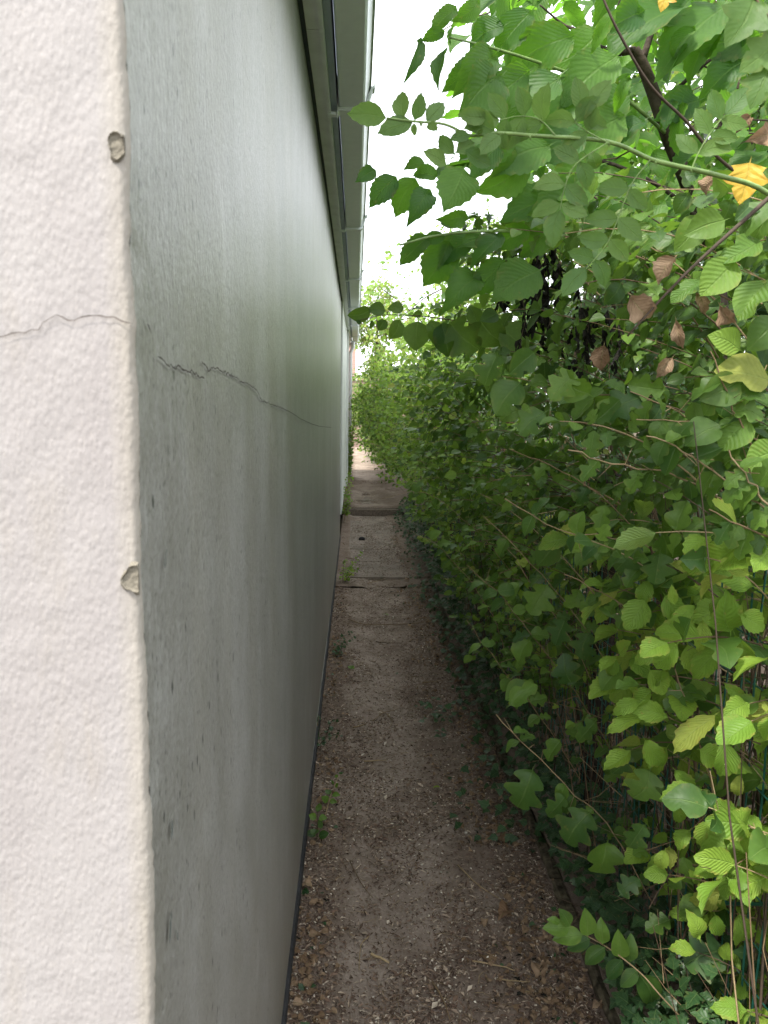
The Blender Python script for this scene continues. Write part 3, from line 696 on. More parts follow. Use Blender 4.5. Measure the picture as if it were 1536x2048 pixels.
h5 = hedge('leafy_shrub', 'green shrub halfway along the hedge, beside the start of the paving slabs', 'shrub', 4.5, 6.6, .2, 2.0, 150, ['berry', 'light', 'lightlobed'], .066, gap=.05, stems=16)
h6 = hedge('leafy_shrub', 'green shrub of the hedge just before the step in the path', 'shrub', 6.5, 9.6, .15, 2.4, 170, ['berry', 'light', 'light'], .078, stems=12, gap=.06)
h7 = hedge('straggly_shrub', 'pale green straggly shrub beyond the step, reaching over the path', 'shrub', 9.6, 13.2, .5, 2.2, 170, ['light', 'berry', 'lightlobed'], .065, stems=12, gap=.055, xoff=-.22, ln=(.5, .9))
h8 = hedge('straggly_shrub', 'farthest shrub, spreading right across the path in front of the timber fence', 'shrub', 13.2, 18.5, .3, 2.0, 170, ['light', 'berry', 'light'], .075, stems=12, gap=.065, xoff=-.42, ln=(.6, 1.3))
for _ in range(190):
    yy = U(10.2, 17); zz = U(.25, 1.5); lim = .42 - .03 * (yy - 9.8) - (.40 if zz > .85 and yy > 11 else 0)
    tip = Vector((lim + U(-.05, .3), yy, zz + rise(yy))); st = tip + Vector((U(.4, .8), U(-.3, .3), U(-.2, .1)))
    leafy_shoot(h7, bez(st, (st + tip) / 2 + Vector((0, 0, .12)), tip, 7), ['berry', 'light', 'berry'], .07, .06)
for _ in range(85):
    tip = Vector((U(-.16, .35), U(12.3, 18.5), U(.75, 1.65))); st = tip + Vector((U(.4, .8), U(-.3, .3), U(-.25, .2)))
    leafy_shoot(h8, bez(st, (st + tip) / 2 + Vector((0, 0, .15)), tip, 7), ['light', 'berry', 'light'], .075, .06)
# thin ones hanging across the passage near the far wall
for (yy, xx, zz) in [(11.5, -.05, 1.25), (12.5, -.1, 1.1), (13.5, 0, .9), (14.5, -.1, 1.5), (12.0, .05, 1.5), (15, .1, 1.2), (10.8, -.12, 1.0)]:
    for k in range(5):
        tip = Vector((xx + U(-.1, .2), yy + U(-.5, .5), zz + U(-.3, .3))); st = tip + Vector((U(.4, .9), U(-.4, .4), U(-.3, .3)))
        leafy_shoot(h7, bez(st, (st + tip) / 2 + Vector((0, 0, .15)), tip, 7), ['light', 'berry'], .06, .06)

# ---- tall backing trees behind the hedge
def tree(name, label, cat, root, crown, n, keys, size, group=None, ln=(.4, .8), gap=.06, limit=300, r=.035, branches=9, jit=.6, aim=None):
    P = Plant(name, label, cat, root, group, limit)
    cx, cy, cz, rx, ry, rz = crown
    tr = MB(); top = Vector((cx, cy, cz + rz * .5)); rt = Vector(root)
    line = smooth_line([rt, rt.lerp(top, .35) + rv(.08), rt.lerp(top, .7) + rv(.12), top], 5)
    tr.tube(line, (r, r * .3), 8); tr.build('trunk', M_bark, P.root, smooth=True)
    ends = []
    for k in range(branches):
        a = line[random.randrange(len(line) // 3, len(line))]; q = U(0, 6.28); e = Vector((cx + rx * .75 * math.cos(q), cy + ry * .75 * math.sin(q), cz + rz * U(-.6, .8)))
        b = MB(); b.tube(wiggle(bez(a, (a + e) / 2 + Vector((0, 0, .15)), e, 8), .015), (r * .4, .004), 6); b.build('branch', M_bark, P.root, smooth=True); ends += [a.lerp(e, t) for t in (.4, .6, .8, 1.)]
    for _ in range(n):
        while True:
            p = Vector((U(-1, 1), U(-1, 1), U(-1, 1)))
            if .25 < p.length < 1: break
        tip = Vector((cx + p.x * rx, cy + p.y * ry, cz + p.z * rz))
        if vn(tip.x * 2.2 + 5, tip.z * 2.2 + tip.y) < .3: continue
        st = min(ends, key=lambda q: (q - tip).length); st = st if (st - tip).length < .8 else tip + (st - tip).normalized() * .7
        leafy_shoot(P, bez(st, (st + tip) / 2 + Vector((0, 0, .08)), tip, 6), keys, size * U(.85, 1.15), gap, t0=.25, jit=jit, droop=.4)
    return P
tree('hedge_tree', 'pale green small tree rising above the middle of the hedge against the sky', 'tree', (1.6, 7.6, 0), (1.75, 7.6, 2.75, 1.15, 1.7, .95), 330, ['light', 'berry'], .06, 'trees rising above the hedge', limit=300)
tree('hedge_tree', 'yellowish small tree farther along the hedge, left of the pale green one', 'tree', (1.5, 12.5, .1), (1.35, 12.4, 3.1, 1.35, 2., 1.3), 300, ['light', 'light', 'conifer'], .085, 'trees rising above the hedge', gap=.08)
tree('hedge_tree', 'dark leafy tree behind the withered black foliage', 'tree', (2.2, 4.7, 0), (2.0, 4.6, 3.1, 1.0, 1.2, 1.6), 430, ['berry', 'berry', 'cherry', 'light'], .085, 'trees rising above the hedge')
# conifer etc. behind the end fence
tree('conifer', 'yellow green feathery conifer behind the end fence', 'tree', (.65, 23.5, 0), (.62, 23.5, 3.0, .85, 1.2, 2.5), 900, ['conifer', 'conifer', 'light'], .13, 'trees behind the end fence', ln=(.5, .9), gap=.09, r=.09)
tree('garden_tree', 'green broadleaf tree behind the end fence, right of the conifer', 'tree', (3.2, 26, 0), (3.1, 25.5, 3.0, 2.0, 1.6, 2.3), 420, ['light'], .16, 'trees behind the end fence', gap=.13, r=.09)
tree('garden_bush', 'leafy bush directly behind the left end of the end fence', 'bush', (-.3, 22, 0), (-.25, 22, 1.6, .8, .7, 1.0), 220, ['light', 'conifer'], .09, 'trees behind the end fence', gap=.09, r=.05)
sh = thing('brown_chimney', 'brown brick chimney stack rising beyond the end fence beside the gutter end', 'chimney', (-.1, 30, 0))
mb = MB(); mb.box(-.30, -.02, 30, 30.4, 0, 3.7); mb.build('shaft', M_brick, sh); mb = MB(); mb.box(-.34, .02, 29.95, 30.45, 3.7, 3.82); mb.build('cap', M_post, sh)

# ---- dense hedge interior, its shade painted in with darkened ivy leaf colour
P = Plant('hedge_core', 'inner growth of the hedge behind the wire fence, leaves coloured dark for shade', 'hedge', (1.5, 8, 0), None, 0)
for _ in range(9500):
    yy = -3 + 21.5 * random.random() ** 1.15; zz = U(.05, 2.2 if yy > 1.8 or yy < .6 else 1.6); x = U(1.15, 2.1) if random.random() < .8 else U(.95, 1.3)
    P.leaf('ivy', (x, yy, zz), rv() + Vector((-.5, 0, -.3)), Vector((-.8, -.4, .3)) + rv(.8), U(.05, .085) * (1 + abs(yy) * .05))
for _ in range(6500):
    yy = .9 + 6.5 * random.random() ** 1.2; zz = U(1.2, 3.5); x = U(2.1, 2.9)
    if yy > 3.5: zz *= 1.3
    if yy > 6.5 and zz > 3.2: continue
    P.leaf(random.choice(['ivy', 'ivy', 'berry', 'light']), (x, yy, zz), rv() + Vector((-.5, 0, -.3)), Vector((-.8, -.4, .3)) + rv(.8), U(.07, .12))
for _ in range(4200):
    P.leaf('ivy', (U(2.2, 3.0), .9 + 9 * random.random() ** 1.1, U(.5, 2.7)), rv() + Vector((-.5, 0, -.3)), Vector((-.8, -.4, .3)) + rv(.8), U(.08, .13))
for _ in range(900):
    yy = .8 + 9 * random.random() ** 1.6; bx = U(.72, 1.3); h_ = U(.4, 1.5)
    a = Vector((bx, yy, .02)); c = a + Vector((U(-.25, .2), U(-.3, .3), h_))
    P.stem(wiggle(bez(a, (a + c) / 2 + rv(.05), c, 6), .008), U(.0015, .004), .0008, 4, random.random() ** 3)
CORE = P
# short broken side twigs near the front of the hedge bottom right
for _ in range(420):
    yy = U(1.2, 2.6); a = Vector((U(.66, 1.0), yy, U(.05, 1.2))); d = Vector((U(-1, .3), U(-.7, .7), U(-.2, 1))).normalized()
    P.stem([a, a + d * U(.03, .09), a + d * U(.1, .18) + rv(.015)], U(.0007, .0016), .0005, 4, U(.1, .8))

# ---- cherry / elm with big toothed leaves, top right
ct = Plant('cherry_tree', 'young tree with large drooping toothed leaves at the top of the hedge', 'tree', (1.15, 2.1, 0), None, 300)
limb = [Vector((1.15, 2.1, 0)), Vector((1.12, 2.1, .7)), at(1440, 620, 2.0), at(1400, 440, 1.95), at(1368, 350, 1.92), at(1335, 270, 1.9), at(1308, 190, 1.9), at(1285, 130, 1.9), at(1268, 100, 1.9)]
mb = MB(); mb.tube(smooth_line(limb, 4), (.024, .013), 9); mb.build('trunk', M_bark, ct.root, smooth=True)
for pts, r in (([at(1268, 100, 1.9), at(1235, 105, 1.88), at(1195, 92, 1.85), at(1150, 60, 1.8), at(1125, 48, 1.8), at(1080, 10, 1.78)], .009),
               ([at(1285, 120, 1.9), at(1305, 60, 1.92), at(1322, 15, 1.95), at(1345, -60, 1.98)], .009),
               ([at(1400, 440, 1.95), at(1330, 380, 1.8), at(1230, 330, 1.7), at(1100, 300, 1.6), at(980, 290, 1.5)], .006),
               ([at(1335, 270, 1.9), at(1240, 190, 1.75), at(1120, 140, 1.65), at(1000, 100, 1.55), at(900, 75, 1.5)], .005),
               ([at(1440, 620, 2.), at(1300, 540, 1.8), at(1130, 470, 1.7), at(1000, 462, 1.6), at(880, 470, 1.55), at(800, 490, 1.5)], .005),
               ([at(1330, 200, 1.9), at(1420, 120, 1.9), at(1520, 60, 1.9)], .006)):
    mb = MB(); mb.tube(smooth_line(pts, 4), (r, .0018), 6); mb.build('branch', M_bark if r > .0055 else M_green, ct.root, smooth=True)
CH = [ # base, tip as in the photo, distance, width
 (831,356,789,437,1.5,1.15),(793,353,738,416,1.5,1.0),(861,378,821,440,1.45,.95),(928,337,887,416,1.5,1.3),(875,352,820,343,1.45,1.),(752,340,713,363,1.5,.8),
 (849,325,803,338,1.5,1.2),(937,434,878,442,1.55,.9),(855,470,795,528,1.55,1.1),(890,472,838,488,1.55,.9),(899,483,846,574,1.6,1.35),(1001,463,935,520,1.6,.9),
 (973,478,920,492,1.6,1.),(945,114,884,182,1.55,.9),(843,73,820,152,1.5,.35),(893,95,872,176,1.5,.45),(890,62,842,84,1.5,.9),(980,90,926,108,1.5,.9),
 (913,12,858,60,1.6,1.1),(995,103,912,180,1.5,1.),(1005,150,930,232,1.5,1.2),(960,0,905,40,1.6,1.),(1065,20,985,120,1.6,1.),(1010,50,930,95,1.6,1.1),
 (1150,70,1010,150,1.6,1.),(1200,60,1090,130,1.65,1.1),(1235,110,1120,215,1.65,1.),(1120,150,1000,240,1.55,1.1),(1060,140,960,205,1.55,1.),(1180,150,1080,300,1.65,.95),
 (1380,0,1200,120,1.75,.8),(1460,0,1310,150,1.8,.8),(1440,40,1370,170,1.8,1.),(1290,20,1210,60,1.7,1.),(1520,70,1380,90,1.8,.8),(1500,110,1400,190,1.8,1.),
 (1260,190,1130,260,1.7,1.1),(1250,230,1130,330,1.65,1.),(1170,250,1040,310,1.6,1.1),(1100,290,985,350,1.55,1.1),(1060,300,960,390,1.55,1.),(1000,290,940,360,1.5,1.1),
 (1380,170,1320,260,1.8,1.),(1400,200,1310,240,1.8,1.),(1290,240,1205,300,1.7,1.),(1200,330,1080,370,1.6,1.1),(1290,340,1200,420,1.7,1.),(1180,380,1060,430,1.6,1.),
 (1120,395,1000,440,1.6,1.),(1240,420,1130,470,1.7,1.),(1130,450,1040,520,1.65,1.),(1060,455,985,500,1.6,1.),(1330,400,1240,500,1.75,1.),(950,470,870,535,1.6,1.1),
 (1010,520,935,590,1.6,1.),(1080,540,985,600,1.6,1.1),(960,545,890,610,1.6,1.),(1230,20,1180,110,1.6,.6),(1260,150,1225,230,1.6,.6)]
for (a, b, c, d, Y, wd) in CH: pl(ct, 'cherry', a, b, c, d, Y, wd * 1.1, .5, U(-.06, .04))
for _ in range(900):
    u, v, Y = U(930, 1640), U(-260, 460), 1.7 + 2.1 * random.random()
    if u < 1010 and v > 330: continue
    if v < 60 and u < 900 + (Y - 1.6) * 75: continue
    if 1000 < u < 1235 and v > 375: continue
    p = at(u, v, Y); s_ = U(.07, .125)
    ct.leaf('cherry', p, Vector((U(-1, .3), U(-.5, .3), U(-.8, .1))), LIGHT + rv(.7), s_, U(.85, 1.1))
for _ in range(60):
    p = at(U(1000, 1640), U(-200, 450), U(1.9, 2.6)); e = p + Vector((U(-.3, .1), U(-.2, .2), U(-.1, .3))); ct.stem(wiggle(bez(p, (p+e)/2, e, 5), .01), .003, .001, 4, .1)

# ---- rose briar arching in front
ro = Plant('rose_briar', 'arching rose briar with a green thorny stem and small toothed leaflets reaching toward the gutter', 'rose', (.95, 1.2, 0), None, 300)
main = smooth_line([Vector((.95, 1.25, 0)), Vector((.93, 1.2, .9)), at(1660, 500, 1.08), at(1536, 387, 1.05), at(1440, 352, 1.03), at(1345, 330, 1.0), at(1300, 318, 1.0), at(1215, 283, .98), at(1080, 272, .97), at(990, 266, .96), at(940, 271, .96), at(891, 249, .95), at(830, 243, .95), at(773, 236, .95)], 5)
mb = MB(); mb.tube(main, (.0042, .0012), 7)
for k in range(20, len(main) - 6, 3):
    t_ = (main[k+1] - main[k]).normalized(); s_ = t_.orthogonal().normalized() * (1 if k % 2 else -1); mb.add([main[k] + t_ * .003, main[k] - t_ * .003, main[k] + s_ * .010 + Vector((0, 0, -.002)), main[k] + t_.cross(s_) * .002], [(0, 1, 2), (0, 2, 3), (1, 3, 2)])
mb.build('stem', M_green, ro.root, smooth=True)
for (a, b, c, d) in [(773,236,693,228),(806,240,805,181),(829,241,843,183),(853,243,889,203),(826,244,753,266),(828,246,830,273),(857,244,875,261),(940,271,899,279),(955,268,966,256),
                     (909,308,878,270),(893,330,846,302),(912,306,950,285),(930,300,985,330),(975,235,915,228),(990,262,925,215),(1000,270,960,310),(1010,265,1010,300)]:
    pl(ro, 'rose', a, b, c, d, .95, 1.15, .3, U(-.015, .015))
ro.stem([at(940, 272, .96), at(909, 308, .95), at(893, 332, .95)], .001, .0006, rnd=0, green=True)
def pxl(*p, Y=1.): return smooth_line([at(a, b, Y) for a, b in p], 4)
compound(ro, pxl((1300, 320), (1262, 370), (1235, 440), (1212, 490), (1172, 538), Y=.98), 'rose', .040, 4, 1.1)
compound(ro, pxl((1215, 285), (1150, 330), (1128, 380), (1120, 420), Y=.97), 'rose', .040, 3, 1.1)
compound(ro, pxl((1110, 270), (1080, 240), (1040, 232), (1000, 240), Y=.97), 'rose', .040, 3, 1.1)
compound(ro, pxl((1215, 285), (1170, 260), (1150, 240), (1170, 215), Y=.97), 'rose', .040, 3, 1.)
compound(ro, pxl((1380, 345), (1400, 300), (1425, 260), (1450, 230), Y=1.02), 'rose', .042, 3, 1.)
mb = MB(); mb.tube(smooth_line([at(1610, 330, 1.15), at(1500, 430, 1.12), at(1400, 520, 1.1), at(1330, 590, 1.1), at(1255, 672, 1.1)], 4), (.0036, .0014), 6); mb.build('stem', M_stem, ro.root, smooth=True)
mb = MB(); mb.tube(smooth_line([at(1195, -30, 1.3), at(1235, 60, 1.3), at(1300, 170, 1.32), at(1370, 240, 1.34), at(1420, 300, 1.36), at(1500, 370, 1.4)], 4), (.002, .0034), 6); mb.build('stem', M_stem, ro.root, smooth=True)

# ---- row of hanging dark leaves crossing in front of the far passage
for (a, b, c, d, Y, wd) in [(742,620,695,632,1.9,.9),(771,622,735,618,1.9,1.1),(808,618,775,615,1.9,1.1),(772,640,757,662,1.9,1.2),(744,640,740,658,1.9,1.1),(722,648,712,640,1.9,.9),(800,640,780,678,1.9,1.1),
                            (836,642,831,702,1.85,1.3),(862,640,872,690,1.8,1.1),(885,645,905,712,1.8,1.5),(900,645,960,700,1.8,1.4),(845,625,825,632,1.9,1.),(960,640,1010,690,1.8,1.3),(955,650,940,612,1.8,1.2),(1000,655,1060,700,1.8,1.2)]:
    pl(h3, 'berry' if a != 900 else 'lobed', a, b, c, d, Y, wd, .5)
h3.stem(smooth_line([at(1150, 690, 2.0), at(1020, 650, 1.85), at(920, 642, 1.82), at(840, 632, 1.88), at(770, 630, 1.9), at(720, 640, 1.9)], 3), .0026, .0009, rnd=.2)
for (a, b, c, d, wd) in [(1150,745,1100,800,1.2),(1180,790,1120,745,1.1),(1205,775,1145,840,1.2),(1240,800,1190,845,1.1),(1070,705,1020,750,1.2),(995,705,965,770,1.2),(1040,765,990,830,1.2),(1090,825,1040,870,1.2),(1290,790,1210,830,1.1),(1330,780,1260,770,1.)]:
    pl(h3, random.choice(['lobed', 'halflobed', 'lobed']), a, b, c, d, 1.35, wd, .8)

# ---- withered black foliage
bl = Plant('withered_bush', 'withered bush with hanging shrivelled black leaves in the upper hedge', 'bush', (1.25, 2.9, 0), None, 300)
bl.stem(smooth_line([Vector((1.25, 2.9, 0)), Vector((1.2, 2.9, 1.)), at(1240, 640, 2.7), at(1150, 560, 2.5), at(1080, 470, 2.4)], 4), .012, .003, 6, 0)
for _ in range(22):
    u, v = random.choice([(1040, 470), (1060, 520), (1095, 500), (1120, 540), (1150, 560), (1045, 560), (1180, 590), (1200, 630), (1110, 470)]); u += U(-25, 25); v += U(-45, 30); Y = U(1.7, 2.0)
    p = at(u, v, Y); q = p + Vector((U(-.05, .05), U(-.04, .04), -U(.08, .22))); line = wiggle(bez(p, (p+q)/2 + rv(.02), q, 6), .005); bl.stem(line, .0014, .0007, 4, 0)
    for pt in line:
        for k in range(3): bl.leaf('black', pt, Vector((U(-.5, .5), U(-.4, .4), -1)), LIGHT + rv(1), U(.02, .045), U(.6, 1.5))
for _ in range(60):
    u, v = U(1130, 1340), U(560, 760); p = at(u, v, U(2.2, 2.7)); bl.stem(wiggle([p, p + Vector((U(-.1, .1), 0, .1)), p + Vector((U(-.2, .2), 0, .25))], .01), .002, .0008, 4, 0)

# ---- brown curled leaves, golden leaves caught in the hedge (things of their own)
def loose(key, name, label, u0, v0, u1, v1, Y, wd=1., tilt=.4):
    a, b = at(u0, v0, Y), at(u1, v1, Y); y = (b - a).normalized(); z = ((Vector((0, 0, H)) - a).normalized() + rv(tilt)); z = (z - y * z.dot(y)).normalized(); x = y.cross(z); s_ = (b - a).length
    o = link(name, tpl_mesh(key, random.randrange(6)), None, None, label, 'leaf'); M = Matrix.Identity(4)
    for i in range(3): M[i][0] = x[i] * s_ * wd; M[i][1] = y[i] * s_; M[i][2] = z[i] * s_; M[i][3] = a[i]
    o.matrix_world = M; return o
bg_ = 'dry brown leaves caught in the hedge'
for lab, args in [('large pale brown curled dead leaf hanging in the crook of the thorny stem', (1262, 590, 1312, 636, 1.1, 1.5)), ('narrow upright dead leaf hanging alone, lowest of the dry leaves', (1208, 690, 1200, 742, 1.3, 1.3)),
                  ('dark brown crumpled dead leaf right above the curled pale one', (1350, 515, 1312, 560, 1.1, 1.4)), ('torn dead leaf below and right of the lone hanging one', (1345, 715, 1316, 755, 1.3, 1.)),
                  ('twisted brown dead leaf, first right of the curled pale one', (1352, 640, 1366, 700, 1.2, .7)), ('shrivelled brown dead leaf in the middle of the hanging row', (1392, 585, 1412, 632, 1.25, .8)),
                  ('shrivelled tan dead leaf at the right of the hanging row', (1440, 610, 1470, 655, 1.15, 1.1)), ('dark wine brown dead leaf near the right edge above the golden leaf', (1500, 230, 1475, 262, 1.3, 1.1)),
                  ('brown curled leaf hanging beside the golden leaf', (1420, 345, 1410, 385, 1.2, 1.2))]:
    loose('brown', 'dead_leaf', lab, *args)['group'] = bg_
loose('gold', 'golden_leaf', 'golden yellow lobed leaf caught on the briar at the right', 1500, 325, 1478, 408, 1.1, 1.)
loose('gold', 'golden_leaf', 'yellow leaf with a brown edge at the very top of the hedge', 1345, -25, 1322, 22, 1.5, .9)
loose('brown', 'orange_leaf', 'salmon orange dead leaf at the right edge above the golden leaf', 1560, 262, 1500, 280, 1.2, 1.2)

# ---- maple-like leaves close to the camera, top right
mp = Plant('maple_branch', 'soft dull green maple branch hanging close by at the top right corner', 'branch', (.75, .95, 1.9), None, 60)
mp.stem(smooth_line([Vector((.75, .95, 1.5)), at(1640, 100, .9), at(1560, 60, .85), at(1500, -20, .85)], 4), .003, .0012, 5, .4)
for a in [(1510, -10, 1450, 90), (1560, 80, 1480, 140), (1540, 130, 1500, 215), (1600, 20, 1520, 60)]: pl(mp, 'maple', *a, .85, 1.)

# ---- long pale stems and snapped twigs of the snowberry
for pts, Y0, Y1, r in [([(968, 1032), (1060, 1125), (1150, 1230), (1215, 1325), (1262, 1392)], 1.75, 1.9, .0021), ([(935, 1130), (1010, 1200), (1080, 1290), (1150, 1385), (1205, 1470), (1250, 1570)], 1.8, 1.95, .0021),
                 ([(990, 1428), (1060, 1500), (1150, 1590), (1215, 1650), (1270, 1740), (1330, 1850)], 1.65, 1.75, .0026), ([(1010, 1000), (1120, 1060), (1260, 1080), (1330, 1120), (1400, 1170)], 1.4, 1.5, .0022),
                 ([(1140, 900), (1220, 928), (1330, 943), (1400, 975), (1500, 1035)], 1.25, 1.35, .0028), ([(1290, 870), (1370, 905), (1450, 960), (1520, 1010), (1600, 1070)], 1.2, 1.25, .003),
                 ([(1275, 840), (1380, 842), (1460, 860), (1560, 905)], 1.25, 1.3, .0024), ([(1420, 1020), (1480, 1050), (1560, 1080)], 1.15, 1.15, .0026), ([(820, 1062), (875, 1090), (930, 1150), (985, 1230), (1010, 1300)], 2.6, 2.6, .0018),
                 ([(760, 1000), (850, 985), (950, 1060), (1030, 1150)], 2.9, 2.8, .0016), ([(1260, 780), (1340, 815), (1400, 850), (1480, 900)], 1.3, 1.35, .0024), ([(1420, 700), (1450, 780), (1490, 860), (1530, 940)], 1.2, 1.2, .0026),
                 ([(1000, 1080), (1060, 1160), (1130, 1260), (1180, 1360)], 1.8, 1.9, .0018), ([(930, 1240), (1000, 1330), (1080, 1430), (1160, 1560)], 1.9, 2.0, .0018), ([(1020, 900), (1100, 930), (1200, 990), (1290, 1080)], 1.55, 1.6, .002), ([(1130, 1150), (1230, 1200), (1340, 1290), (1420, 1400)], 1.45, 1.5, .002),
                 ([(1530, 730), (1490, 860), (1500, 1000), (1480, 1150)], 1.25, 1.3, .0024), ([(1350, 1340), (1380, 1420), (1420, 1560), (1450, 1700)], 1.4, 1.4, .0028), ([(1455, 900), (1500, 960), (1540, 1010), (1600, 1050)], 1.1, 1.1, .003)]:
    n = len(pts); line = wiggle(smooth_line([at(a, b, Y0 + (Y1 - Y0) * i / (n - 1)) for i, (a, b) in enumerate(pts)], 4), .0035)
    h2.stem(line, r * .38, r * .72, 5, U(.6, .95))
    for p in line[2:-1]:
        if random.random() < .35: q = rv(1).normalized(); h2.stem([p, p + q * U(.015, .05)], r * .35, r * .15, 4, U(.5, 1))
    for p in line[2:]:
        for sg in (1, -1):
            if random.random() < (.42 if Y0 < 1.5 or Y0 > 1.6 else .3):
                tg = (line[-1] - line[0]).normalized(); view = (Vector((0, 0, H)) - p).normalized(); sd_ = tg.cross(view)
                h2.leaf(random.choice(['lobed', 'lobed', 'halflobed', 'berry']), p, sd_ * sg + tg * U(-.6, .3) + Vector((0, 0, -.4)), LIGHT + rv(.5), U(.035, .055))
# front row of leaves of the snowberry hand-placed where the photo shows single ones
for (a, b, c, d, Y, wd) in [(1065,1540,1030,1620,1.6,1.2),(1180,1625,1130,1690,1.6,1.3),(1215,1685,1200,1755,1.6,1.4),(1130,1590,1090,1630,1.65,1.1),(1095,1170,1060,1230,1.8,1.3),(1210,1010,1195,1065,1.45,.9),(1320,1105,1310,1170,1.35,1.4),
                            (1275,1085,1230,1140,1.4,1.2),(1180,1265,1165,1320,1.7,1.3),(1130,1240,1110,1290,1.7,1.3),(1350,1060,1370,1000,1.3,1.2),(1410,1040,1370,1080,1.3,1.1),(1145,1370,1130,1310,1.7,1.2),(1020,1410,1075,1370,1.7,.8),
                            (1385,1770,1365,1720,1.5,1.1),(1300,1540,1265,1600,1.45,1.5),(1380,1380,1330,1420,1.4,1.3),(1240,1790,1280,1760,1.5,1.2),(1340,1840,1290,1860,1.5,1.2),(1450,1900,1370,1930,1.4,1.4)]:
    pl(h2, random.choice(['lobed', 'lobed', 'halflobed']), a, b, c, d, Y, wd, .4)
for (a, b, c, d, Y, wd) in [(1470,1270,1500,1345,1.25,1.1),(1390,1210,1340,1250,1.3,1.),(1405,1240,1400,1310,1.3,1.),(1450,1190,1420,1240,1.3,1.),(1350,1210,1345,1170,1.3,1.),(1430,1430,1340,1500,1.3,1.),(1450,1480,1440,1560,1.3,1.2),(1400,1580,1320,1590,1.3,1.),
                            (1460,1690,1500,1780,1.25,1.4),(1480,1550,1475,1600,1.3,1.),(1490,1400,1450,1370,1.25,1.),(1500,1150,1440,1120,1.2,1.1),(1280,1400,1225,1430,1.4,1.1),(1290,1430,1210,1460,1.4,.9),(1350,1600,1370,1650,1.35,1.2),(1420,1640,1400,1700,1.3,1.3),(1400,1880,1380,1830,1.35,1.3),(1350,1540,1395,1590,1.35,1.)]:
    pl(h1, 'lime', a, b, c, d, Y, wd * .85, .45)
for (a, b, c, d, Y, wd) in [(1300,1160,1285,1215,1.4,1.1),(1290,1200,1250,1260,1.4,1.1),(1330,1290,1270,1330,1.38,1.),(1375,1290,1390,1350,1.35,1.1),(1480,1230,1530,1260,1.25,1.1),(1330,1190,1370,1240,1.35,1.),(1240,1330,1200,1380,1.5,1.1),(1300,1340,1330,1390,1.4,1.),(1255,1500,1225,1550,1.5,1.),(1290,1480,1330,1540,1.4,1.),
                            (1400,1500,1450,1520,1.32,1.2),(1470,1640,1430,1600,1.3,1.2),(1380,1660,1350,1700,1.35,1.2),(1510,1660,1540,1720,1.2,1.2),(1330,1700,1320,1745,1.4,1.1),(1290,1650,1260,1700,1.45,1.2),(1480,1830,1500,1900,1.3,1.2),(1430,1830,1440,1880,1.35,1.),(1210,1190,1170,1230,1.6,1.2),(1190,1090,1150,1130,1.6,1.1),
                            (1110,1080,1070,1130,1.75,1.2),(1160,1180,1130,1215,1.7,1.2),(1060,1280,1035,1330,1.85,1.1),(1190,1440,1150,1480,1.65,1.1),(1120,1480,1090,1520,1.7,1.1),(1060,1370,1010,1400,1.8,1.1)]:
    if Y > 1.42: pl(h2, random.choice(['lobed', 'halflobed', 'berry']), a, b, c, d, Y, wd, .45)
    else: pl(h1, random.choice(['lime', 'lime', 'limeround']), a, b, c, d, Y, wd, .45)

for (a, b, c, d, Y, wd) in [(1536,560,1475,640,1.15,1.1),(1520,480,1440,520,1.2,1.),(1470,520,1400,590,1.2,1.1),(1450,440,1370,470,1.2,1.),(1400,430,1350,500,1.25,1.),(1540,400,1480,470,1.2,1.),(1560,640,1500,700,1.15,1.2),(1400,560,1340,600,1.25,.9),(1540,760,1430,740,1.2,1.1),(1480,760,1400,800,1.2,1.1),(1440,850,1370,890,1.2,1.2),(1500,840,1440,900,1.2,1.2),(1560,900,1490,930,1.15,1.2),(1480,700,1420,670,1.2,1.1)]:
    pl(h3, random.choice(['light', 'lightlobed', 'berry']), a, b, c, d, Y, wd, .6)

# ---- low sprig with paired oval leaves, bottom right
sp = Plant('oval_leaf_sprig', 'low arching sprig with paired oval green leaflets over the path edge, bottom right', 'plant', (.82, 1.45, 0), None, 60)
line = smooth_line([Vector((.82, 1.5, .0)), at(1400, 2080, 1.42), at(1320, 1990, 1.4), at(1280, 1945, 1.42), at(1215, 1895, 1.45), at(1150, 1860, 1.48), at(1110, 1845, 1.5)], 4); sp.stem(line, .0022, .001, 5, .8)
for (a, b, c, d) in [(1175,1872,1170,1818),(1140,1852,1118,1818),(1205,1888,1200,1840),(1240,1915,1235,1860),(1140,1855,1085,1855),(1165,1870,1105,1880),(1180,1878,1133,1900),(1210,1895,1170,1930),(1245,1920,1215,1960),(1275,1940,1240,1975),(1280,1950,1310,2020),(1260,1925,1265,1872),(1120,1845,1095,1838)]:
    pl(sp, 'berry', a, b, c, d, 1.44, .80, .25)

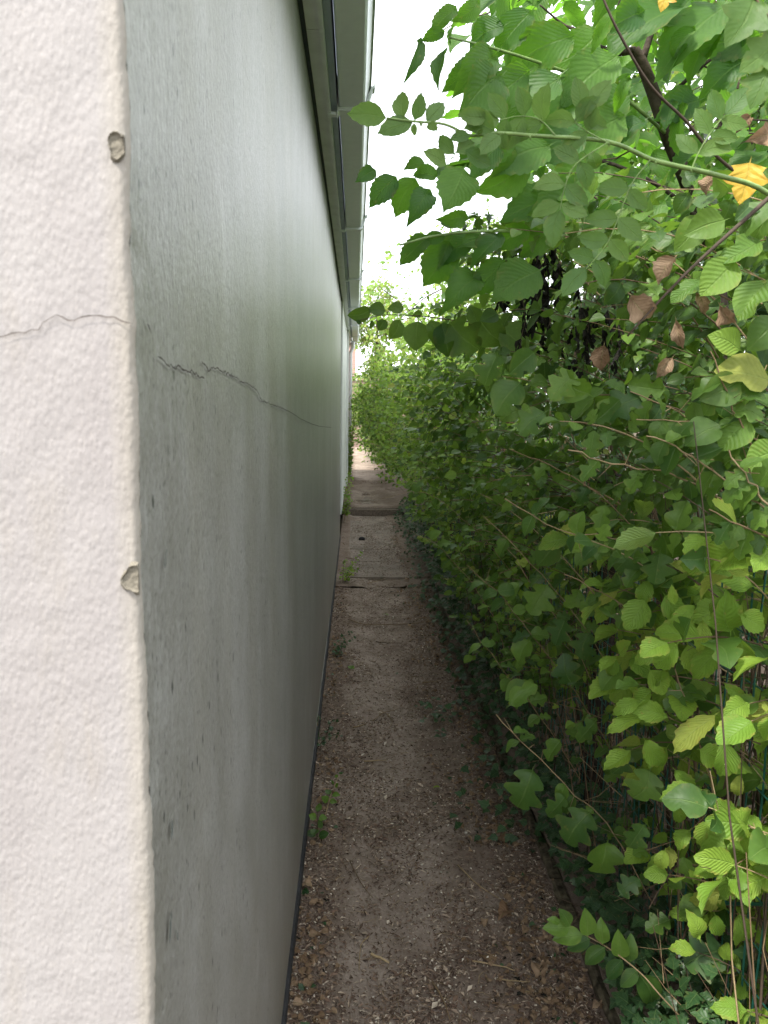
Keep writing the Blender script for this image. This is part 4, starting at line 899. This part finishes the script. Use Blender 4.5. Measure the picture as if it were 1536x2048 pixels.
# ---- ivy: ground cover along the kerb, stuff
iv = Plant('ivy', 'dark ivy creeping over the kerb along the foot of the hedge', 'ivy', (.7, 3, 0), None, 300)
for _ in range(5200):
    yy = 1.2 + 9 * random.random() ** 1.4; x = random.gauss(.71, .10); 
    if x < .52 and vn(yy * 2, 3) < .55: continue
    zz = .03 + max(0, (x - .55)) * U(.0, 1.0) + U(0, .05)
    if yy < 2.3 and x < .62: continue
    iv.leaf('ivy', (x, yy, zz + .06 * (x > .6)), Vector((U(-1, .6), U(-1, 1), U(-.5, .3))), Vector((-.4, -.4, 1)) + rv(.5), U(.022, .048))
for (cu, cv, n) in [(880, 1440, 40), (905, 1215, 25), (960, 1330, 30), (1080, 1690, 14), (1230, 1920, 24), (840, 1200, 10)]:
    c0 = at(cu, cv, 1.); d0 = c0 - Vector((0, 0, H)); base = Vector((0, 0, H)) + d0 * (-H / d0.z)
    for _ in range(n): iv.leaf('ivy', base + Vector((random.gauss(0, .05), random.gauss(0, .09), U(.015, .05))), Vector((U(-1, 1), U(-1, 1), U(-.2, .3))), Vector((-.1, -.3, 1)) + rv(.4), U(.02, .04))

# ---- weeds by the foot of the building
def weed(label, x, y, n, hgt_, size, key='berry', name='weed'):
    P = Plant(name, label, 'weed', (x, y, rise(y)), 'weeds at the foot of the building', 40)
    for _ in range(n):
        a = Vector((x + U(-.03, .03), y + U(-.1, .1), rise(y))); c = a + Vector((U(-.0, .13), U(-.15, .15), hgt_ * U(.5, 1))); leafy_shoot(P, bez(a, (a + c) / 2 + Vector((0, 0, .05)), c, 6), [key], size, .03, t0=.2, nrm=Vector((.2, -.4, 1)))
weed('tuft of small weeds at the wall foot by the dark hole', -.14, 3.15, 3, .12, .024, 'ivy')
weed('thin weed with two drooping leaves nearest the camera at the wall foot', -.12, 2.45, 2, .14, .034)
weed('leafy weed growing where the grey wall ends', -.10, 6.2, 6, .22, .034, 'light')
weed('low weed at the wall foot, third from the camera', -.13, 4.3, 3, .12, .03, 'ivy')
weed('tall scrambling weed against the white panels past the wall end', -.13, 9.3, 4, .75, .05, 'light')
weed('leafy climber halfway up the brick stretch of wall', -.12, 11.5, 6, 1.4, .055, 'light', 'climber')

# ------------------------------------------------------------------ finish plants: biggest visible leaves become parts, the rest one mass
allq = []; own = []
for pi, P in enumerate(PLANTS):
    for li, (key, vi, M, s_, r_) in enumerate(P.leaves):
        o = M[:3, 3]; y_ = M[:3, 1]; x_ = M[:3, 0] * .3; allq.append((o, o + y_ * .5 + x_, o + y_, o + y_ * .5 - x_)); own.append((pi, li))
verts = [tuple(map(float, p)) for q in allq for p in q]
bvh = BVHTree.FromPolygons(verts, [(4*i, 4*i+1, 4*i+2, 4*i+3) for i in range(len(allq))])
eye = Vector((0, 0, H)); score = {}
for i, (pi, li) in enumerate(own):
    q = allq[i]; c = Vector([float((q[0][k] + q[2][k]) / 2) for k in range(3)]); pr = project(c)
    if pr is None or not (-20 < pr[0] < 1556 and -20 < pr[1] < 2068): score[pi, li] = 0; continue
    d = c - eye; L = d.length; d.normalize(); hit = bvh.ray_cast(eye, d, L + .01)
    s_ = PLANTS[pi].leaves[li][3]; ap = s_ * F / pr[2]
    score[pi, li] = ap * (1. if hit[2] == i or hit[2] is None or hit[3] > L - .012 else .12)
def join_leaves(P, items):
    mats = []; V = []; T = []; UV = []; RN = []; MI = []; off = 0
    by = {}
    for it in items:
        far = (it[2][1, 3] > 4.6) or it[5]
        by.setdefault((it[0], it[1], far), []).append(it)
    for (key, vi, far), its in by.items():
        mat, hi, lo = TPL[key]; v, t, uv = (lo if far else hi)[vi]; m = LM[mat][1]
        if m not in mats: mats.append(m)
        Ms = np.stack([i[2] for i in its]); vv = np.einsum('nij,kj->nki', Ms[:, :3, :3], v) + Ms[:, None, :3, 3]
        n = len(its); k = len(v); V.append(vv.reshape(-1, 3)); T.append((t[None] + (np.arange(n) * k)[:, None, None] + off).reshape(-1, 3))
        UV.append(np.tile(uv[t.ravel()], (n, 1))); RN.append(np.repeat([i[4] for i in its], k)); MI.append(np.full(n * len(t), mats.index(m))); off += n * k
    V = np.concatenate(V).astype(np.float32); T = np.concatenate(T).astype(np.int32); UV = np.concatenate(UV).astype(np.float32)
    me = bpy.data.meshes.new('foliage'); me.vertices.add(len(V)); me.vertices.foreach_set('co', V.ravel()); me.loops.add(T.size); me.loops.foreach_set('vertex_index', T.ravel())
    me.polygons.add(len(T)); me.polygons.foreach_set('loop_start', np.arange(0, T.size, 3, dtype=np.int32)); me.polygons.foreach_set('use_smooth', np.ones(len(T), bool))
    for m in mats: me.materials.append(m)
    me.polygons.foreach_set('material_index', np.concatenate(MI).astype(np.int32))
    ul = me.uv_layers.new(name='UVMap'); ul.data.foreach_set('uv', UV.ravel())
    a = me.attributes.new('rnd', 'FLOAT', 'POINT'); a.data.foreach_set('value', np.concatenate(RN).astype(np.float32)); me.update(calc_edges=True); me.validate()
    return link('foliage', me, P.root, kind='stuff'), len(T)
ntri = 0; nobj = 0
for pi, P in enumerate(PLANTS):
    order = sorted(range(len(P.leaves)), key=lambda li: -score[pi, li]); front = [li for li in order[:P.limit] if score[pi, li] > 7]
    fs_ = set(front)
    for li in front:
        key, vi, M, s_, r_ = P.leaves[li]; o = bpy.data.objects.new('leaf', tpl_mesh(key, vi)); C.objects.link(o); o.parent = P.root
        Mm = Matrix(M.tolist()); Mm.translation -= P.root.location; o.matrix_local = Mm; nobj += 1
    rest = [P.leaves[li] + (P is CORE,) for li in range(len(P.leaves)) if li not in fs_]
    if rest: _, k = join_leaves(P, rest); ntri += k
    if P.tw.v: o = P.tw.build('twigs', [M_stem, M_green], P.root, smooth=True); o['kind'] = 'stuff'
print('leaf objects', nobj, 'leaf mass tris', ntri, 'leaves', len(own))

# ------------------------------------------------------------------ litter on the path
M_lit = mat_attr_ramp('leaf_litter_bits', [(.06, .04, .03), (.14, .088, .062), (.23, .15, .105), (.28, .21, .155), (.44, .35, .26), (.72, .66, .55)], .9)
mb = MB(); 
def litter_density(x, y):
    e = max(0, (x - .38) / .2) + max(0, (-.02 - x) / .1); return .33 + .9 * min(1, e) + .5 * (vn(x * 6, y * 3) > .58)
cnt = 0
while cnt < 75000:
    y = 1.45 + 11.5 * random.random() ** 2.1; x = U(-.16, .62)
    if random.random() > litter_density(x, y): continue
    cnt += 1; l = U(.0022, .0085) * (1.8 if random.random() < .12 else 1); wd = l * (U(.08, .22) if random.random() < .65 else U(.25, .55)); q = U(0, 6.28); c, s_ = math.cos(q), math.sin(q); z = max(soil_z(x, y), (.006 if y < 9.9 else rise(y) + .012) if -.04 < x < .6 and y > 6.35 else -1) + U(.001, .006)
    tl = U(-.4, .4) * l; r_ = random.random() ** 1.15 * .88
    if random.random() < .035: r_ = U(.85, 1); l *= .6; wd = l * .7
    P4 = [(-l, 0, tl), (0, -wd, .002), (l, 0, -tl), (0, wd, U(0, .004))]
    mb.add([(x + a * c - b * s_, y + a * s_ + b * c, z + d) for a, b, d in P4], [(0, 1, 2), (0, 2, 3)], r_)
mb.build('leaf_litter', M_lit, kind='stuff', label='brown crumbled leaf and bark litter covering the soil path')
# fine dry twigs
mb = MB()
for _ in range(1300):
    y = 1.5 + 8 * random.random() ** 1.6; x = U(-.15, .62); q = U(0, 6.28); l = U(.012, .075); z = soil_z(x, y) + .004; bnd = U(-.3, .3) * l
    pts = [Vector((x + math.cos(q) * l * t + math.sin(q) * bnd * math.sin(t * 3), y + math.sin(q) * l * t - math.cos(q) * bnd * math.sin(t * 3), z + U(0, .006))) for t in (0, .33, .66, 1)]
    mb.tube(pts, (U(.0005, .0013), .0004), 3, U(.15, 1))
mb.build('twig_litter', M_stem, kind='stuff', label='fine dry twigs strewn over the soil path', smooth=True)
# pebbles
mb = MB()
for _ in range(520):
    y = 1.5 + 6 * random.random() ** 1.5; x = U(-.1, .55); r_ = U(.0018, .0042) * (1.6 if random.random() < .08 else 1); z = soil_z(x, y)
    v = []; 
    for a, rr in ((-.4, .8), (.35, .9)):
        for k in range(5): v.append((x + r_ * rr * math.cos(k * 1.257 + a) * U(.8, 1.2), y + r_ * rr * math.sin(k * 1.257 + a) * U(.8, 1.2), z + r_ * a + r_ * .4))
    v.append((x, y, z + r_ * 1.1)); mb.add(v, [(k, (k+1) % 5, 5+(k+1) % 5, 5+k) for k in range(5)] + [(5+k, 5+(k+1) % 5, 10) for k in range(5)], U(0, 1))
mb.build('gravel', mat_attr_ramp('pale_pebble', [(.14, .11, .085), (.34, .30, .24), (.62, .58, .50)], .8), kind='stuff', label='small pale pebbles and chips scattered on the soil path')
# mass of small dead leaves at the edges
P2 = Plant('dead_leaf_drift', 'crumpled dead leaves drifted along the wall foot and the kerb', 'leaves', (.5, 3, 0), None, 0)
for _ in range(3000):
    y = 1.45 + 7 * random.random() ** 1.6; x = random.choice([random.gauss(.52, .06), random.gauss(.50, .09), random.gauss(-.12, .04)])
    if not -.155 < x < .64: continue
    if vn(x * 7 + 2, y * 4) < .42: continue
    P2.leaf(random.choice(['brown', 'litter', 'bit', 'bit', 'litter', 'bit'] * 2 + ['ivy', 'black']), (x, y, soil_z(x, y) + U(.004, .012)), (U(-1, 1), U(-1, 1), U(-.25, .25)), Vector((0, 0, 1)) + rv(.6), U(.009, .026), U(.8, 1.4))
o, _ = join_leaves(P2, [l + (False,) for l in P2.leaves])
o.parent = None; o.location = (0, 0, 0); o.name = 'dead_leaf_drift'; o['label'] = P2.root['label']; bpy.data.objects.remove(P2.root); o.name = 'dead_leaf_drift'; o['kind'] = 'stuff'
# larger sticks and leaves that stand out
def gpt(u, v, dz=.006):
    d = cam_m @ Vector(((u - 768) / F, (1024 - v) / F, -1)); p = Vector((0, 0, H)) + d * (-H / d.z); p.z = soil_z(p.x, p.y) + dz; return p
def stick(label, pts, r, tone):
    line = smooth_line([gpt(a, b, .008) for a, b in pts], 3); mb = MB(); o_ = line[0].copy()
    mb.tube([p - o_ + Vector((0, 0, U(0, .003))) for p in line], (r, r * .45), 6, tone)
    link('stick', mb.mesh('stick', M_stem, True), None, o_, label, 'stick', 'sticks lying on the soil path')
stick('long thin stick lying crosswise on the path with a fork of pale bits', [(700, 1240), (730, 1246), (790, 1247), (830, 1249), (875, 1243)], .0028, .6)
stick('thick short tan stick near the bottom of the photo', [(742, 1900), (760, 1908), (778, 1916)], .0045, 1.)
stick('curved pale twig standing out left of the tan stick', [(738, 1862), (722, 1885), (718, 1935)], .0022, .85)
stick('long straight twig pointing away in the middle of the near path', [(865, 1950), (885, 1985), (900, 2030)], .0028, .6)
stick('pale stick lying toward the kerb at the right', [(915, 1732), (960, 1778), (1015, 1815)], .0026, .85)
stick('thin dark stick left of the path centre', [(700, 1720), (722, 1760), (746, 1785)], .002, .35)
stick('short pale stick across the left part of the path', [(728, 1519), (750, 1518), (772, 1517)], .0035, .8)
stick('forked twig lying on the path beyond the yellow-green leaf', [(746, 1440), (768, 1422), (790, 1418)], .0022, .6)
stick('crooked twig beside the forked one', [(772, 1422), (785, 1440), (776, 1455)], .002, .7)
stick('curved grey twig left of the crooked one', [(706, 1456), (725, 1452), (735, 1446)], .0035, .65)
stick('straight thin twig close to the kerb', [(845, 1362), (865, 1361), (890, 1361)], .003, .7)
stick('pale twig at the right edge of the near path', [(945, 1918), (1000, 1930), (1030, 1941)], .0026, .95)
stick('long pale twig below the one at the right edge', [(995, 1955), (1030, 1962), (1060, 1968)], .0024, .9)
stick('thin twig crossing the far slabs', [(690, 1118), (740, 1122), (790, 1135)], .0035, .5)
stick('pale twig leaning across the slabs', [(735, 1168), (760, 1160), (785, 1148)], .003, .75)
stick('dark twig on the path before the slabs', [(752, 1280), (775, 1282), (800, 1284)], .003, .2)
def fallen(key, label, u, v, size, ang, wd=1., name='fallen_leaf'):
    p = gpt(u, v, .012); o = link(name, tpl_mesh(key, random.randrange(6)), None, None, label, 'leaf', 'leaves lying on the soil path')
    o.location = p; o.rotation_euler = (U(-.25, .25), U(-.25, .25), ang); o.scale = (size * wd, size, size)
fallen('light', 'pale yellow green fallen leaf left of the path centre', 708, 1340, .045, .8, 1.1)
fallen('light', 'small pale yellow leaf lying flat right of the centre', 880, 1572, .03, 1.4, .8)
fallen('brown', 'large pale dead leaf among the litter by the kerb', 1025, 1832, .06, 2.2, 1.3)
fallen('brown', 'broad dead leaf at the bottom right of the path', 990, 1925, .06, .3, 1.4)
fallen('brown', 'pinkish dead leaf at the foot of the wall', 625, 1780, .05, 1., 1.2)
fallen('brown', 'curled dead leaf right of the bottom path corner', 1085, 1935, .06, 2.8, 1.2)
fallen('brown', 'dead leaf resting against the kerb halfway along', 925, 1370, .05, 1.9, 1.2)
fallen('brown', 'dead leaf just before the broad one by the kerb', 1010, 1700, .05, .5, 1.2)
fallen('berry', 'dull green fallen leaf on the path beside the long thin stick', 778, 1228, .05, 1.2, 1.)
fallen('brown', 'dead leaf lying farthest away beside the slabs', 870, 1290, .05, 2.5, 1.1)
# black lump on the slabs
p0 = gpt(724, 1081, 0); mb = MB(); v = []; n = 8
for a, rr in ((0, .9), (.4, 1.), (.8, .6)):
    for k in range(n): q = k * 6.283 / n; v.append((.035 * rr * math.cos(q) * U(.8, 1.2), .03 * rr * math.sin(q) * U(.8, 1.2), .04 * a))
v.append((0, 0, .038)); mb.add(v, [(r_*n+k, r_*n+(k+1) % n, (r_+1)*n+(k+1) % n, (r_+1)*n+k) for r_ in range(2) for k in range(n)] + [(2*n+k, 2*n+(k+1) % n, 3*n) for k in range(n)])
link('stone', mb.mesh('stone', M_black, True), None, (p0.x, p0.y, .006), 'small black stone lying on the slabs before the step', 'stone')
